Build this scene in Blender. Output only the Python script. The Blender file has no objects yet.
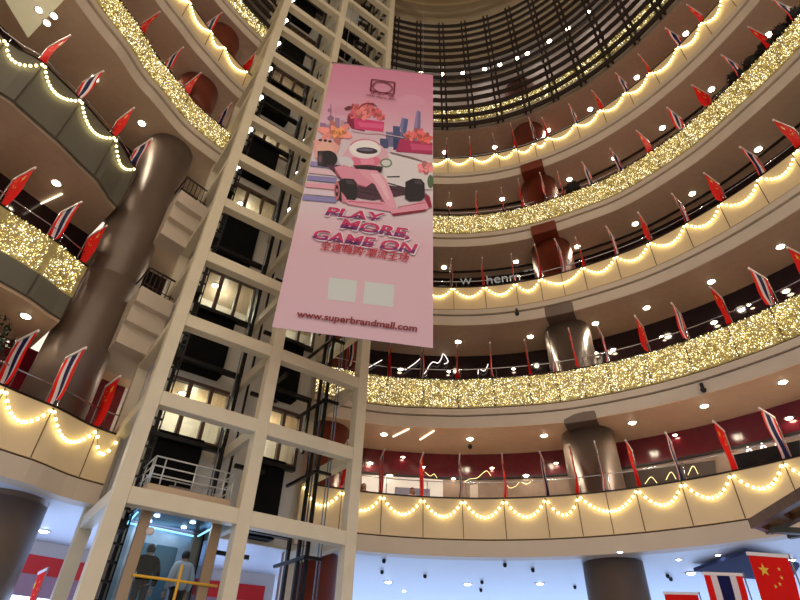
import bpy, bmesh, math, random
from mathutils import Vector, Matrix
random.seed(7)
PI = math.pi
C = bpy.context.scene.collection
sc = bpy.context.scene

# ------------------------------------------------------------------ materials
def srgb(r, g, b):
    f = lambda c: (c/255/12.92) if c/255 <= .04045 else ((c/255+.055)/1.055)**2.4
    return (f(r), f(g), f(b), 1)
MATS = {}
def mat(name, col, rough=.6, metal=0, emit=None, estr=0, spec=.5, noise=0, nscale=4, bump=0, alpha=None):
    if name in MATS: return MATS[name]
    m = bpy.data.materials.new(name); m.use_nodes = True
    nt = m.node_tree; b = nt.nodes['Principled BSDF']
    c = srgb(*col); b.inputs['Base Color'].default_value = c
    b.inputs['Roughness'].default_value = rough; b.inputs['Metallic'].default_value = metal
    b.inputs['Specular IOR Level'].default_value = spec
    if emit:
        b.inputs['Emission Color'].default_value = srgb(*emit); b.inputs['Emission Strength'].default_value = estr
    if noise or bump:
        tc = nt.nodes.new('ShaderNodeTexCoord'); n = nt.nodes.new('ShaderNodeTexNoise')
        n.inputs['Scale'].default_value = nscale; n.inputs['Detail'].default_value = 4
        nt.links.new(tc.outputs['Object'], n.inputs['Vector'])
        if noise:
            r = nt.nodes.new('ShaderNodeValToRGB'); e = r.color_ramp.elements
            e[0].position = .35; e[1].position = .65
            e[0].color = tuple(x*(1-noise) for x in c[:3])+(1,); e[1].color = tuple(min(1, x*(1+noise*.6)) for x in c[:3])+(1,)
            nt.links.new(n.outputs['Fac'], r.inputs['Fac']); nt.links.new(r.outputs['Color'], b.inputs['Base Color'])
        if bump:
            bp_ = nt.nodes.new('ShaderNodeBump'); bp_.inputs['Strength'].default_value = bump
            nt.links.new(n.outputs['Fac'], bp_.inputs['Height']); nt.links.new(bp_.outputs['Normal'], b.inputs['Normal'])
    MATS[name] = m
    return m
def glass(name, tint, mix=.12, rough=.03):
    m = bpy.data.materials.new(name); m.use_nodes = True; nt = m.node_tree; nt.nodes.clear()
    o = nt.nodes.new('ShaderNodeOutputMaterial'); t = nt.nodes.new('ShaderNodeBsdfTransparent'); g = nt.nodes.new('ShaderNodeBsdfGlossy')
    x = nt.nodes.new('ShaderNodeMixShader'); x.inputs[0].default_value = mix
    t.inputs[0].default_value = srgb(*tint); g.inputs['Roughness'].default_value = rough
    nt.links.new(t.outputs[0], x.inputs[1]); nt.links.new(g.outputs[0], x.inputs[2]); nt.links.new(x.outputs[0], o.inputs[0])
    return m

# ------------------------------------------------------------------ mesh helpers
def obj(name, bm, mats, parent=None):
    me = bpy.data.meshes.new(name); bm.normal_update(); bm.to_mesh(me); bm.free()
    if not isinstance(mats, (list, tuple)): mats = [mats]
    for m in mats: me.materials.append(m)
    o = bpy.data.objects.new(name, me); C.objects.link(o)
    if parent: o.parent = parent
    return o
def raw(name, verts, faces, mats, parent=None, fm=None, smooth=False):
    me = bpy.data.meshes.new(name); me.from_pydata(verts, [], faces)
    if not isinstance(mats, (list, tuple)): mats = [mats]
    for m in mats: me.materials.append(m)
    if fm: me.polygons.foreach_set('material_index', fm)
    if smooth: me.polygons.foreach_set('use_smooth', [True]*len(me.polygons))
    me.update()
    o = bpy.data.objects.new(name, me); C.objects.link(o)
    if parent: o.parent = parent
    return o
def tag(o, label, cat, group=None, kind=None):
    if label: o['label'] = label
    if cat: o['category'] = cat
    if group: o['group'] = group
    if kind: o['kind'] = kind
    return o
def struct(o): o['kind'] = 'structure'; return o
def thing(name, label, cat, loc=(0, 0, 0), rz=0, group=None):
    o = bpy.data.objects.new(name, None); C.objects.link(o); o.empty_display_size = .1
    o.location = loc; o.rotation_euler = (0, 0, rz)
    return tag(o, label, cat, group)
def child_copy(src, parent):
    c = src.copy(); c.parent = parent; C.objects.link(c); return c
def box(bm, x0, x1, y0, y1, z0, z1, mi=0):
    vs = [bm.verts.new((x, y, z)) for x in (x0, x1) for y in (y0, y1) for z in (z0, z1)]
    for f in ((0, 1, 3, 2), (4, 6, 7, 5), (0, 4, 5, 1), (2, 3, 7, 6), (0, 2, 6, 4), (1, 5, 7, 3)):
        F = bm.faces.new([vs[i] for i in f]); F.material_index = mi
def bevbox(bm, x0, x1, y0, y1, z0, z1, w=.012):
    b2 = bmesh.new(); box(b2, x0, x1, y0, y1, z0, z1)
    bmesh.ops.bevel(b2, geom=b2.edges[:], offset=w, segments=1, affect='EDGES')
    me = bpy.data.meshes.new('t'); b2.to_mesh(me); b2.free(); bm.from_mesh(me); bpy.data.meshes.remove(me)
def bar(bm, a, b, w, h=None, mi=0):
    """rectangular bar from a to b, w across, h high"""
    a = Vector(a); b = Vector(b); h = h or w; d = (b-a).normalized()
    up = Vector((0, 0, 1)) if abs(d.z) < .9 else Vector((0, 1, 0))
    s = d.cross(up).normalized(); u = s.cross(d)
    vs = [bm.verts.new(p + s*i*w/2 + u*j*h/2) for p in (a, b) for i, j in ((-1, -1), (1, -1), (1, 1), (-1, 1))]
    for f in ((3, 2, 1, 0), (4, 5, 6, 7), (0, 1, 5, 4), (1, 2, 6, 5), (2, 3, 7, 6), (3, 0, 4, 7)):
        F = bm.faces.new([vs[i] for i in f]); F.material_index = mi
def tube(bm, pts, r, n=6, mi=0, caps=True):
    pts = [Vector(p) for p in pts]; rings = []
    for i, p in enumerate(pts):
        d = (pts[min(i+1, len(pts)-1)] - pts[max(i-1, 0)]).normalized()
        up = Vector((0, 0, 1)) if abs(d.z) < .9 else Vector((1, 0, 0))
        s = d.cross(up).normalized(); u = s.cross(d)
        rr = r[i] if isinstance(r, (list, tuple)) else r
        rings.append([bm.verts.new(p + s*rr*math.cos(2*PI*k/n) + u*rr*math.sin(2*PI*k/n)) for k in range(n)])
    for a, b in zip(rings, rings[1:]):
        for k in range(n):
            F = bm.faces.new((a[k], a[(k+1) % n], b[(k+1) % n], b[k])); F.material_index = mi; F.smooth = True
    if caps:
        for q in (rings[0][::-1], rings[-1]):
            F = bm.faces.new(q); F.material_index = mi
def lathe(bm, prof, n=24, c=(0, 0, 0), mi=0, smooth=True):
    """prof: (radius, z) from bottom to top"""
    rings = []
    for r, z in prof:
        rings.append([bm.verts.new((c[0]+r*math.cos(2*PI*k/n), c[1]+r*math.sin(2*PI*k/n), c[2]+z)) for k in range(n)] if r > 1e-5 else [bm.verts.new((c[0], c[1], c[2]+z))])
    for a, b in zip(rings, rings[1:]):
        for k in range(n):
            q = [a[k % len(a)], a[(k+1) % len(a)], b[(k+1) % len(b)], b[k % len(b)]]
            u = []
            for v in q:
                if v not in u: u.append(v)
            if len(u) > 2:
                F = bm.faces.new(u); F.material_index = mi; F.smooth = smooth
    for ring, rev in ((rings[0], True), (rings[-1], False)):
        if len(ring) > 2:
            F = bm.faces.new(ring[::-1] if rev else ring); F.material_index = mi

# ------------------------------------------------------------------ camera
F_PX, PIT, ROLL = 528.8, math.radians(37.1), math.radians(1.955)
cd = bpy.data.cameras.new('camera'); cam = bpy.data.objects.new('camera', cd); C.objects.link(cam)
cd.sensor_width = 36; cd.lens = F_PX/800*36; cd.clip_end = 500; cd.clip_start = .05
cam.matrix_world = Matrix.Rotation(PI/2+PIT, 4, 'X') @ Matrix.Rotation(ROLL, 4, 'Z')
sc.camera = cam
def ray(x, y):
    x -= 400; y = 300-y; c, s = math.cos(ROLL), math.sin(ROLL); x, y = c*x-s*y, s*x+c*y
    return Vector((x, F_PX*math.cos(PIT)-y*math.sin(PIT), F_PX*math.sin(PIT)+y*math.cos(PIT)))
def ath(x, y, h):
    d = ray(x, y); return d*(h/d.z)

# ------------------------------------------------------------------ the atrium's oval ring
CX, CY, RA, RB, ANG = 1.115, 2.83, 17.5, 14.315, math.radians(80.95)
ca, sa = math.cos(ANG), math.sin(ANG)
def ring(psi, off=0.0, z=0.0):
    """plan bearing psi (degrees, clockwise from +y) about the atrium's centre, offset outward from the parapet"""
    p = math.radians(psi); dx, dy = math.sin(p), math.cos(p)
    u, v = ca*dx+sa*dy, -sa*dx+ca*dy
    r = 1/math.sqrt((u/(RA+off))**2+(v/(RB+off))**2)
    return Vector((CX+dx*r, CY+dy*r, z))
DEF = {2: ((-60, -.5), (-44.6, -.42), (-39.4, -.05), (-30, 0)), 3: ((-60, .2), (-51.6, .1), (-47.3, .35), (-36, 0), (-6, 0), (3, -.17), (10, -.26), (21, -.15), (38, 0), (46, .05), (60, 0)),
       4: ((-72, .45), (-67.3, .4), (-63.4, -.12), (-57.8, -.18), (-51.8, 0), (-47, .55), (-36, 0), (4, -.1), (25, -.1), (35, 0)), 5: ((-80, -.8), (-58.6, -.55), (-51.4, -.22), (-42.4, .13), (-36, .1), (0, .05), (25, .1), (33, .24), (43, .16), (55, 0)),
       6: ((-80, -.6), (-52.5, -.3), (-46.8, -.17), (-38, 0))}
def deflect(L, psi):
    t = DEF.get(L)
    if not t: return 0
    if psi <= t[0][0]: return t[0][1]
    for (a, u), (b, v) in zip(t, t[1:]):
        if psi <= b: f = (psi-a)/(b-a); f = f*f*(3-2*f); return u+(v-u)*f
    return t[-1][1]
def frange(a, b, st):
    n = max(1, int(round(abs(b-a)/st))); return [a+(b-a)*i/n for i in range(n+1)]
def sweep(bm, prof, a, b, st=1.25, dfl=0, mi=0):
    """closed (off, z) profile swept along the ring from bearing a to b"""
    rows = []
    for ps in frange(a, b, st):
        o = deflect(dfl, ps) if dfl else 0
        rows.append([bm.verts.new(ring(ps, of+o, z)) for of, z in prof])
    n = len(prof)
    for r, s in zip(rows, rows[1:]):
        for k in range(n):
            F = bm.faces.new((r[k], s[k], s[(k+1) % n], r[(k+1) % n])); F.material_index = mi
    for q in (rows[0], rows[-1][::-1]):
        F = bm.faces.new(q); F.material_index = mi
def ringrot(psi):
    """z-rotation whose local +x points outward from the ring at psi"""
    a, b = ring(psi-.5), ring(psi+.5); t = (b-a).normalized(); n = Vector((-t.y, t.x, 0))
    if n.dot(ring(psi)-Vector((CX, CY, 0))) < 0: n = -n
    return math.atan2(n.y, n.x)

H = {2: 6.07, 3: 10.98, 4: 16.09, 5: 21.2, 6: 26.1, 7: 31.15, 8: 36.2}
LEV = {2: 'lowest balcony', 3: 'second balcony up', 4: 'third balcony up', 5: 'fourth balcony up', 6: 'fifth balcony up', 7: 'sixth balcony up', 8: 'top gallery'}
ORD = ['', 'first', 'second', 'third', 'fourth', 'fifth', 'sixth', 'seventh', 'eighth', 'ninth', 'tenth', 'eleventh', 'twelfth', 'thirteenth', 'fourteenth', 'fifteenth', 'sixteenth', 'seventeenth', 'eighteenth', 'nineteenth', 'twentieth']
TL, TR = -36.8, -15.1          # bearings where the lift tower interrupts the balconies

M_beige = mat('beige_panel', (228, 203, 162), .45, noise=.06, nscale=.6)
M_shpan = mat('shaded_beige_panel', (102, 98, 86), .5, noise=.05, nscale=.5)  # parapet panels at the left, their shade put into a darker colour
M_corn = mat('cream_cornice', (205, 190, 172), .5, noise=.05, nscale=.8)
M_seam = mat('panel_seam', (96, 74, 50), .8)
M_gold = mat('gold_glass_panel', (172, 156, 104), .35, noise=.25, nscale=6)
M_rail = mat('dark_bronze_rail', (38, 28, 24), .3, .6)
M_soff = {2: mat('lobby_ceiling_cool', (208, 218, 234), .45), 3: mat('soffit_tan', (238, 204, 164), .35, noise=.04), 4: mat('soffit_brown', (194, 174, 152), .35, noise=.05),
          5: mat('soffit_taupe', (198, 176, 152), .35, noise=.05), 6: mat('soffit_umber', (194, 172, 152), .4, noise=.05), 7: mat('soffit_umber_b', (184, 158, 140), .4, noise=.05), 8: mat('soffit_grey', (150, 134, 122), .5)}
M_steel = mat('brushed_steel', (200, 200, 205), .25, 1)
M_white = mat('white_wall', (226, 220, 214), .6)
M_grey = mat('dark_groove', (30, 22, 20), .6)
M_shop = {2: mat('maroon_gloss', (104, 24, 38), .12, noise=.1), 3: mat('black_gloss', (30, 14, 18), .08), 4: mat('dark_brown_gloss', (34, 22, 20), .15),
          5: mat('brown_wall', (104, 78, 66), .4), 6: mat('brown_wall_b', (104, 78, 66), .4), 7: mat('gallery_wall', (150, 140, 134), .6), 8: mat('gallery_wall_b', (150, 138, 130), .6)}

# nodes = bearings of the flag posts / garland hooks
NR = [-10.1, -5.1, 0, 4.8, 9.8, 14.7, 18.4, 21.7, 25.0, 29.9, 34.9, 40.1, 45.1, 50.3, 55.2, 60.0, 65.0, 70.0]
NL = {2: [-54.0, -49.5, -44.6, -39.4], 3: [-63.0, -57.7, -51.6, -47.3], 4: [-72, -67.3, -63.4, -57.8, -51.8, -47.0], 5: [-68, -62, -56.1, -50.0, -45.4, -38.6], 6: [-63, -57.5, -52.5, -46.8, -43.5, -37.8], 7: [-60, -50, -45, -40]}

for L in range(2, 9):
    h = H[L]; dfl = L in (3, 4)
    left_end = -47.2 if dfl else TL
    spans = [(-112, left_end, L), (TR, 112, L)]
    glassy = L in (3, 5, 7)
    # parapet with panel seams
    bm = bmesh.new(); pb = h-1.3 if L > 2 else h-1.4
    if L < 8:
        for a, b, df in spans:
            if dfl and a < -50: continue
            sweep(bm, [(0, pb), (.1, pb), (.1, h), (0, h)], a, b, dfl=df)
            for ps in [n for n in NL[L]+NR if a < n < b]:
                o = deflect(L, ps)
                A = ring(ps, o-.004, pb+.01); B = ring(ps, o-.004, h-.02); bar(bm, A, B, .022 if L != 3 else .05, .022, mi=1)
        # small turn of the parapet against the tower
        struct(obj('wall_parapet', bm, [M_gold if glassy else M_beige, M_seam]))
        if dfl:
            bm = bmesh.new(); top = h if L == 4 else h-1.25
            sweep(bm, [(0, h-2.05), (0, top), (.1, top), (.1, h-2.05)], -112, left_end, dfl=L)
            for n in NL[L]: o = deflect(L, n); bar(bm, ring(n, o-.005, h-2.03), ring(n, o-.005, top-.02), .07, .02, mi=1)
            struct(obj('wall_parapet', bm, [M_shpan, mat('grey_seam', (70, 60, 50), .7)]))
            if L == 3:
                bm = bmesh.new(); sweep(bm, [(0, h-1.25), (0, h), (.1, h), (.1, h-1.25)], -112, left_end, dfl=L); struct(obj('wall_parapet', bm, M_gold))
    # cornice
    bm = bmesh.new()
    for a, b, df in spans:
        if dfl and a < -50: continue
        if L == 2:
            sweep(bm, [(.05, h-1.46), (.05, h-1.4), (.4, h-1.4), (.4, h-1.46)], a, b, dfl=df, mi=1)
            sweep(bm, [(-.03, h-1.46), (.5, h-1.46), (.5, h-2.0), (-.03, h-2.0)], a, b, dfl=df)
        else:
            sweep(bm, [(.05, h-1.36), (.05, h-1.3), (.4, h-1.3), (.4, h-1.36)], a, b, dfl=df, mi=1)
            sweep(bm, [(-.04, h-1.62), (-.04, h-1.36), (.6, h-1.36), (.6, h-1.62)], a, b, dfl=df)
            sweep(bm, [(.10, h-1.66), (.10, h-1.62), (.6, h-1.62), (.6, h-1.66)], a, b, dfl=df, mi=1)
            sweep(bm, [(.14, h-2.1), (.06, h-1.66), (.6, h-1.66), (.6, h-2.1)], a, b, dfl=df)
    t = struct(obj('trim_%d' % L, bm, [M_corn, M_seam]))
    # slab + soffit
    zs = h-2.12 if L > 2 else h-1.98
    bm = bmesh.new()
    outer = 3.5 if L > 2 else 16
    for a, b, df in spans:
        sweep(bm, [(.15, zs), (.15, h-1.1), (outer, h-1.1), (outer, zs)], a, b, dfl=df)
    sweep(bm, [(.45, zs), (.45, h-1.1), (outer, h-1.1), (outer, zs)], -40.2 if L in (3, 4) else TL, TR)
    struct(obj('ceiling', bm, M_soff[L]))
    if L >= 5:
        bm = bmesh.new()
        for a, b, df in spans[1:]: sweep(bm, [(2.1, zs-.06), (2.1, zs+.01), (2.22, zs+.01), (2.22, zs-.06)], a, b, dfl=df)
        struct(obj('trim_%d' % (L+10), bm, M_grey))
    # shop fronts behind the walkway
    if L < 8:
        top = H[L+1]-2.12
        bm = bmesh.new()
        if L == 2:
            sweep(bm, [(2.8, 7.75), (2.8, top), (2.95, top), (2.95, 7.75)], TR+3, 112)
            sweep(bm, [(2.78, 4.97), (2.78, 7.75), (2.95, 7.75), (2.95, 4.97)], TR+3, 112, mi=1)
            sweep(bm, [(2.72, 7.72), (2.72, 7.80), (2.8, 7.80), (2.8, 7.72)], TR+3, 112, mi=2)
            sweep(bm, [(2.8, 4.97), (2.8, top), (2.95, top), (2.95, 4.97)], -112, TL)
            struct(obj('wall_shops', bm, [M_shop[2], mat('shop_taupe', (150, 128, 112), .4, noise=.2, nscale=1.5), M_grey]))
        else:
            for a, b, df in [(-112, TL, 0), (TR+3, 112, 0)]:
                sweep(bm, [(2.8, h-1.1), (2.8, top), (2.95, top), (2.95, h-1.1)], a, b)
            struct(obj('wall_shops', bm, M_shop[L]))
        # lift lobby wall, white
        bm = bmesh.new(); sweep(bm, [(2.8, h-1.1), (2.8, top), (2.95, top), (2.95, h-1.1)], TL, TR+3)
        struct(obj('wall_lobby', bm, M_white))
    # handrail capping the parapet, as a thing per side
    if L < 8:
        for (a, b, df), side in zip(spans, ('left', 'right')):
            bm = bmesh.new(); sweep(bm, [(-.03, h), (-.03, h+.05), (.13, h+.05), (.13, h)], a, b, dfl=df)
            tag(obj('handrail', bm, M_rail), 'dark bronze handrail capping the parapet of the %s, %s of the lift tower' % (LEV[L], side), 'handrail')
        if L < 7:
            for (a, b, df), side in zip(spans, ('left', 'right')):
                g = thing('guard_rail', 'thin steel guard rail above the %s parapet, %s of the lift tower' % (LEV[L], side), 'railing', ring((a+b)/2, .55, h-1.1))
                g.location = (0, 0, 0)
                a2, b2 = (max(a, -80), b) if side == 'left' else (a, min(b, 80))
                bm = bmesh.new(); tube(bm, [ring(ps, .5+deflect(L, ps), h+.78) for ps in frange(a2, b2, 2)], .022, 5); obj('top_rail', bm, M_steel, g)
                for n in [n for n in NL[L]+NR if a2 < n < b2]:
                    bm = bmesh.new(); o = .5+deflect(L, n); tube(bm, [ring(n+.6, o, h-1.1), ring(n+.6, o, h+.78)], .018, 5); obj('post', bm, M_steel, g)

# landings between the left column and the lift tower
for L in (3, 4):
    h = H[L]+(.35 if L == 3 else 0)
    t = thing('lift_landing', 'white stepped landing edge with a steel railing between column and lift tower, %s' % LEV[L], 'landing')
    bm = bmesh.new()
    for k, (o, z0, z1) in enumerate(((-.62, h-1.15, h-.55), (-.36, h-1.8, h-1.15), (-.1, h-2.5, h-1.8))):
        sweep(bm, [(o, z0), (o, z1), (2.0, z1), (2.0, z0)], -41.2, TL+.2)
    obj('stepped_edge', bm, M_corn, t)
    bm = bmesh.new()
    tube(bm, [ring(-41.0, -.5, h+.35), ring(TL, -.5, h+.35)], .035, 6, mi=0)
    tube(bm, [ring(-41.0, -.5, h-.35), ring(TL, -.5, h-.35)], .02, 6)
    tube(bm, [ring(-41.0, -.5, h+.35), ring(-41.0, .9, h+.35)], .035, 6)
    for k in range(7): p = -41+.62*k; tube(bm, [ring(p, -.5, h-.5), ring(p, -.5, h+.35)], .018, 5)
    obj('railing', bm, mat('dark_steel', (60, 52, 48), .3, .8), t)

# drum of dark slats over the sixth balcony
M_slat = mat('dark_slat', (34, 20, 17), .55, noise=.2, nscale=.8)
dr = thing('slatted_screen', 'dark brown horizontal slat screen curving round the top galleries right of the tower', 'screen')
z = 28.95; k = 0
while z < 42.7:
    bm = bmesh.new(); sweep(bm, [(-.28, z), (-.28, z+.40), (-.20, z+.40), (-.20, z)], TR-2, 112, st=2); obj('slat', bm, M_slat, dr); z += .92
for n in range(-1, 19):
    for dd in (0, 1.0):
        ps = -7.5+5.75*n+dd
        bm = bmesh.new(); bar(bm, ring(ps, -.12, 28.9), ring(ps, -.12, 42.8), .11, .11); obj('post', bm, M_slat, dr)
dl = thing('slatted_screen', 'dark brown slat screen high over the top left balconies, left of the tower', 'screen')
z = 30.8
while z < 42.7:
    bm = bmesh.new(); sweep(bm, [(-.28, z), (-.28, z+.40), (-.20, z+.40), (-.20, z)], -112, TL, st=2); obj('slat', bm, M_slat, dl); z += .92

# top ceiling: stepped oval
M_top = mat('top_ceiling', (150, 130, 98), .7)
bm = bmesh.new()
sweep(bm, [(4, 42.9), (4, 43.3), (-1.4, 43.3), (-1.4, 42.9)], -180, 180, st=3)
sweep(bm, [(-1.3, 43.4), (-1.3, 43.9), (-3.2, 43.9), (-3.2, 43.4)], -180, 180, st=3)
n = 72; c = bm.verts.new((CX, CY, 44.3)); rr = [bm.verts.new(ring(5*i, -3.1, 43.95)) for i in range(n)]
for i in range(n): bm.faces.new((rr[i], c, rr[(i+1) % n]))
struct(obj('ceiling', bm, M_top))
# outer wall of the drum (upper part) so the galleries have a back
bm = bmesh.new(); sweep(bm, [(3.2, 30), (3.2, 43), (3.4, 43), (3.4, 30)], -112, 112, st=2.5); struct(obj('wall_drum', bm, M_shop[7]))
# ground floor
bm = bmesh.new(); box(bm, -40, 45, -20, 48, -1.75, -1.6); struct(obj('floor', bm, mat('pale_stone_floor', (190, 184, 178), .25, noise=.1, nscale=.3)))

# ------------------------------------------------------------------ columns
M_colg = mat('bronze_grey_column', (112, 96, 85), .38, .3, noise=.08, nscale=1.2)
M_colr = mat('red_brown_column', (118, 52, 34), .35, .1, noise=.15, nscale=1.2)
def column(psi, label, r=1.02, off=1.55, redfrom=4, allred=False):
    p = ring(psi, off); rz = ringrot(psi)
    t = thing('column', label, 'column', (p.x, p.y, -1.6), rz)
    for L in range(1, 8):
        z0 = (H[L]-1.1 if L > 1 else -1.6)+1.6; z1 = H[L+1]-2.0+1.6
        m = M_colr if (L >= redfrom or allred) else M_colg
        bm = bmesh.new(); lathe(bm, [(r*1.04, z0), (r*1.04, z0+.25), (r, z0+.3), (r, z1)], 40)
        o = obj('shaft', bm, m, t)
        if off > 1.3 and 1 < L < 6 and psi > 0:
            bm = bmesh.new(); bevbox(bm, -off-.06, -.5, -.62, .62, z1-.2, z1+.42, .02); obj('capital', bm, m, t)
    return t
column(20.9, 'tall round column behind the flags right of the banner, grey-brown below and red-brown above')
column(-12.6, 'reddish round column seen through the right bays of the lift tower', allred=True)
p = Vector((-10.42, 14.93, 0)); t = thing('column', 'huge round bronze-grey column left of the lift tower', 'column', (p.x, p.y, -1.6))
for (z0, z1, m) in ((-1.6, 3.95, M_colg), (3.95, 19.1, M_colg), (20.1, 24.0, M_colr), (25.0, 29.0, M_colr)):
    bm = bmesh.new(); r = .97; lathe(bm, [(r, z0+1.6), (r, (z0+z1)/2+1.6-.02), (r-.012, (z0+z1)/2+1.6), (r, (z0+z1)/2+1.6+.02), (r, z1+1.6)], 48); obj('shaft', bm, m, t)

# ------------------------------------------------------------------ lift tower
M_frame = mat('cream_steel_frame', (214, 203, 178), .45, noise=.05, nscale=1.5)
M_black = mat('black_steel', (16, 15, 18), .35, .3)
M_pit = mat('matt_black_panel', (9, 9, 11), .8, spec=.15)
M_brown = mat('brown_door_frame', (92, 66, 54), .4)
M_pane = glass('clear_pane', (236, 240, 232), .07)
M_wallp = mat('pale_shaft_panel', (206, 202, 192), .55, noise=.06, nscale=1)
TA = math.atan2(.586, .81); TZ = -1.6
W, DEP, MID = 6.41, 3.6, 3.10
tw = thing('lift_tower', 'tall cream steel lift tower frame with open bays, behind the pink banner', 'lift tower', (-6.47, 12.86, TZ), TA)
def tz(z): return z-TZ
pw = .36
for (t_, s_) in ((0, 0), (MID, 0), (W, 0), (0, DEP), (W, DEP), (MID, DEP)):
    w = pw if s_ == 0 or t_ != MID else .2
    bm = bmesh.new(); bevbox(bm, t_-w/2, t_+w/2, s_-w/2, s_+w/2, 0, 44.4); obj('post', bm, M_frame, tw)
BZ = [3.7+2.515*k for k in range(-1, 16)]
for z in BZ:
    for (x0, x1, y0, y1) in ((pw/2, MID-pw/2, -.17, .17), (MID+pw/2, W-pw/2, -.17, .17)):
        bm = bmesh.new(); bevbox(bm, x0, x1, y0, y1, tz(z)-.2, tz(z)+.2); obj('beam', bm, M_frame, tw)
    for x in (0, MID, W):
        bm = bmesh.new(); w = .15 if x != MID else .1; bevbox(bm, x-w, x+w, pw/2, DEP-pw/2, tz(z)-.18, tz(z)+.18); obj('beam', bm, M_frame, tw)
# back wall of the shaft, floor by floor, with glazed landings, black aprons and brackets
FL = [4.97, 9.9, 14.99, 20.1, 25.05, 30.1, 35.1]
WT, WB = 3.72, 1.62        # landing window top / bottom above floor
def panels(bm, z0, z1, holes):
    x = 0.19
    for a, b in holes:
        box(bm, x, a, 3.42, 3.55, tz(z0), tz(z1)); x = b
    box(bm, x, 6.22, 3.42, 3.55, tz(z0), tz(z1))
bm = bmesh.new(); prev = 3.9
for zf in FL:
    panels(bm, prev, zf+WB, [])
    panels(bm, zf+WB, zf+WT, [(.88, 3.12), (4.48, 6.0)])
    prev = zf+WT
panels(bm, prev, 42.6, [])
obj('shaft_wall', bm, M_wallp, tw)
for i, zf in enumerate(FL):
    for (a, b, n) in ((.88, 3.12, 3), (4.48, 6.0, 2)):
        bm = bmesh.new(); z0, z1 = tz(zf+WB), tz(zf+WT); wd = (b-a)/n
        for k in range(n+1):
            x = a+wd*k; x0 = min(max(x-.06, a), b-.12); box(bm, x0, x0+.12, 3.36, 3.56, z0, z1)
        box(bm, a, b, 3.36, 3.56, z0, z0+.12); box(bm, a, b, 3.36, 3.56, z1-.12, z1)
        f = obj('landing_window', bm, M_brown, tw)
        for k in range(n):
            bm = bmesh.new(); box(bm, a+wd*k+.06, a+wd*(k+1)-.06, 3.45, 3.46, z0+.12, z1-.12); obj('pane', bm, M_pane, f)
    for (a, b) in ((1.0, 2.45), (4.5, 5.42)):
        bm = bmesh.new(); bevbox(bm, a, b, 2.95, 3.42, tz(zf-.95), tz(zf+1.62), .02); obj('apron_panel', bm, M_pit, tw)
    for (a, b, dz) in ((.6, 3.03, -.82), (4.2, 5.95, -.82), (.8, 2.95, 1.36), (4.3, 5.7, 1.36)):
        bm = bmesh.new(); bevbox(bm, a, b, 2.7, 2.95, tz(zf+dz)-.07, tz(zf+dz)+.07)
        if dz < 0:
            for q in ((b-.1, b, 2.72, 2.86, tz(zf+dz-2.1), tz(zf+dz)-.07), (a, a+.1, 1.5, 2.7, tz(zf+dz)-.06, tz(zf+dz)+.06)):
                b3 = bmesh.new(); box(b3, *q); obj('bracket_arm', b3, M_black, tw)
        obj('bracket', bm, M_black, tw)
for z in BZ[1:]:
    bm = bmesh.new(); bar(bm, (5.55, 2.9, tz(z)-.45), (5.55, .9, tz(z)-.45), .09); obj('bracket', bm, M_black, tw)
    bm = bmesh.new(); bar(bm, (5.55, .9, tz(z)-.45), (6.1, .9, tz(z)-.45), .09); obj('bracket', bm, M_black, tw)
    for q in ((3.3, 4.3, 2.0, 2.12, tz(z)-.55, tz(z)-.43), (.15, .6, 1.2, 1.8, tz(z)-.5, tz(z)-.26)):
        bm = bmesh.new(); box(bm, *q); obj('bracket', bm, M_black, tw)
# guide rails and cables
for (x, y, w) in ((.34, 1.5, .2), (.64, 1.8, .1), (2.95, 2.5, .12), (3.28, 2.4, .07), (3.5, 1.4, .1), (5.62, 1.5, .1), (5.86, 1.4, .1)):
    bm = bmesh.new(); box(bm, x-w/2, x+w/2, y-w/2, y+w/2, .1, 44.2); obj('guide_rail', bm, M_black, tw)
bm = bmesh.new()
z = .3
box(bm, .68, .72, 1.45, 1.49, .2, 43); box(bm, .42, .46, 1.45, 1.49, .2, 43)
while z < 42.8: box(bm, .42, .72, 1.44, 1.5, z, z+.06); z += .42
obj('rail_ladder', bm, M_black, tw)
for (x, y) in ((5.72, 1.45), (5.76, 1.5), (2.8, 2.45), (6.12, 1.0), (.5, 1.7), (6.18, 1.3), (3.7, 1.2)):
    bm = bmesh.new(); tube(bm, [(x, y, .3), (x, y, 44)], .022, 5); obj('cable', bm, mat('steel_cable', (120, 132, 150), .3, .8), tw)
for z in [3.9+2.515*k for k in range(0, 15)]:
    bm = bmesh.new(); lathe(bm, [(0, -.09), (.07, -.07), (.09, 0), (.07, .07), (0, .09)], 12, (.5, 1.3, tz(z)+.9)); bar(bm, (.5, 1.3, tz(z)+.9), (.5, 1.6, tz(z)+.9), .03)
    lathe(bm, [(0, -.09), (.07, -.07), (.09, 0), (.07, .07), (0, .09)], 12, (3.3, 2.2, tz(z)+.9)); bar(bm, (3.3, 2.2, tz(z)+.9), (3.3, 2.4, tz(z)+.9), .03)
    if z > 14: obj('shaft_lamp', bm, mat('shaft_lamp_glow', (255, 250, 235), emit=(255, 250, 235), estr=5), tw)
    else: bm.free()

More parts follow.
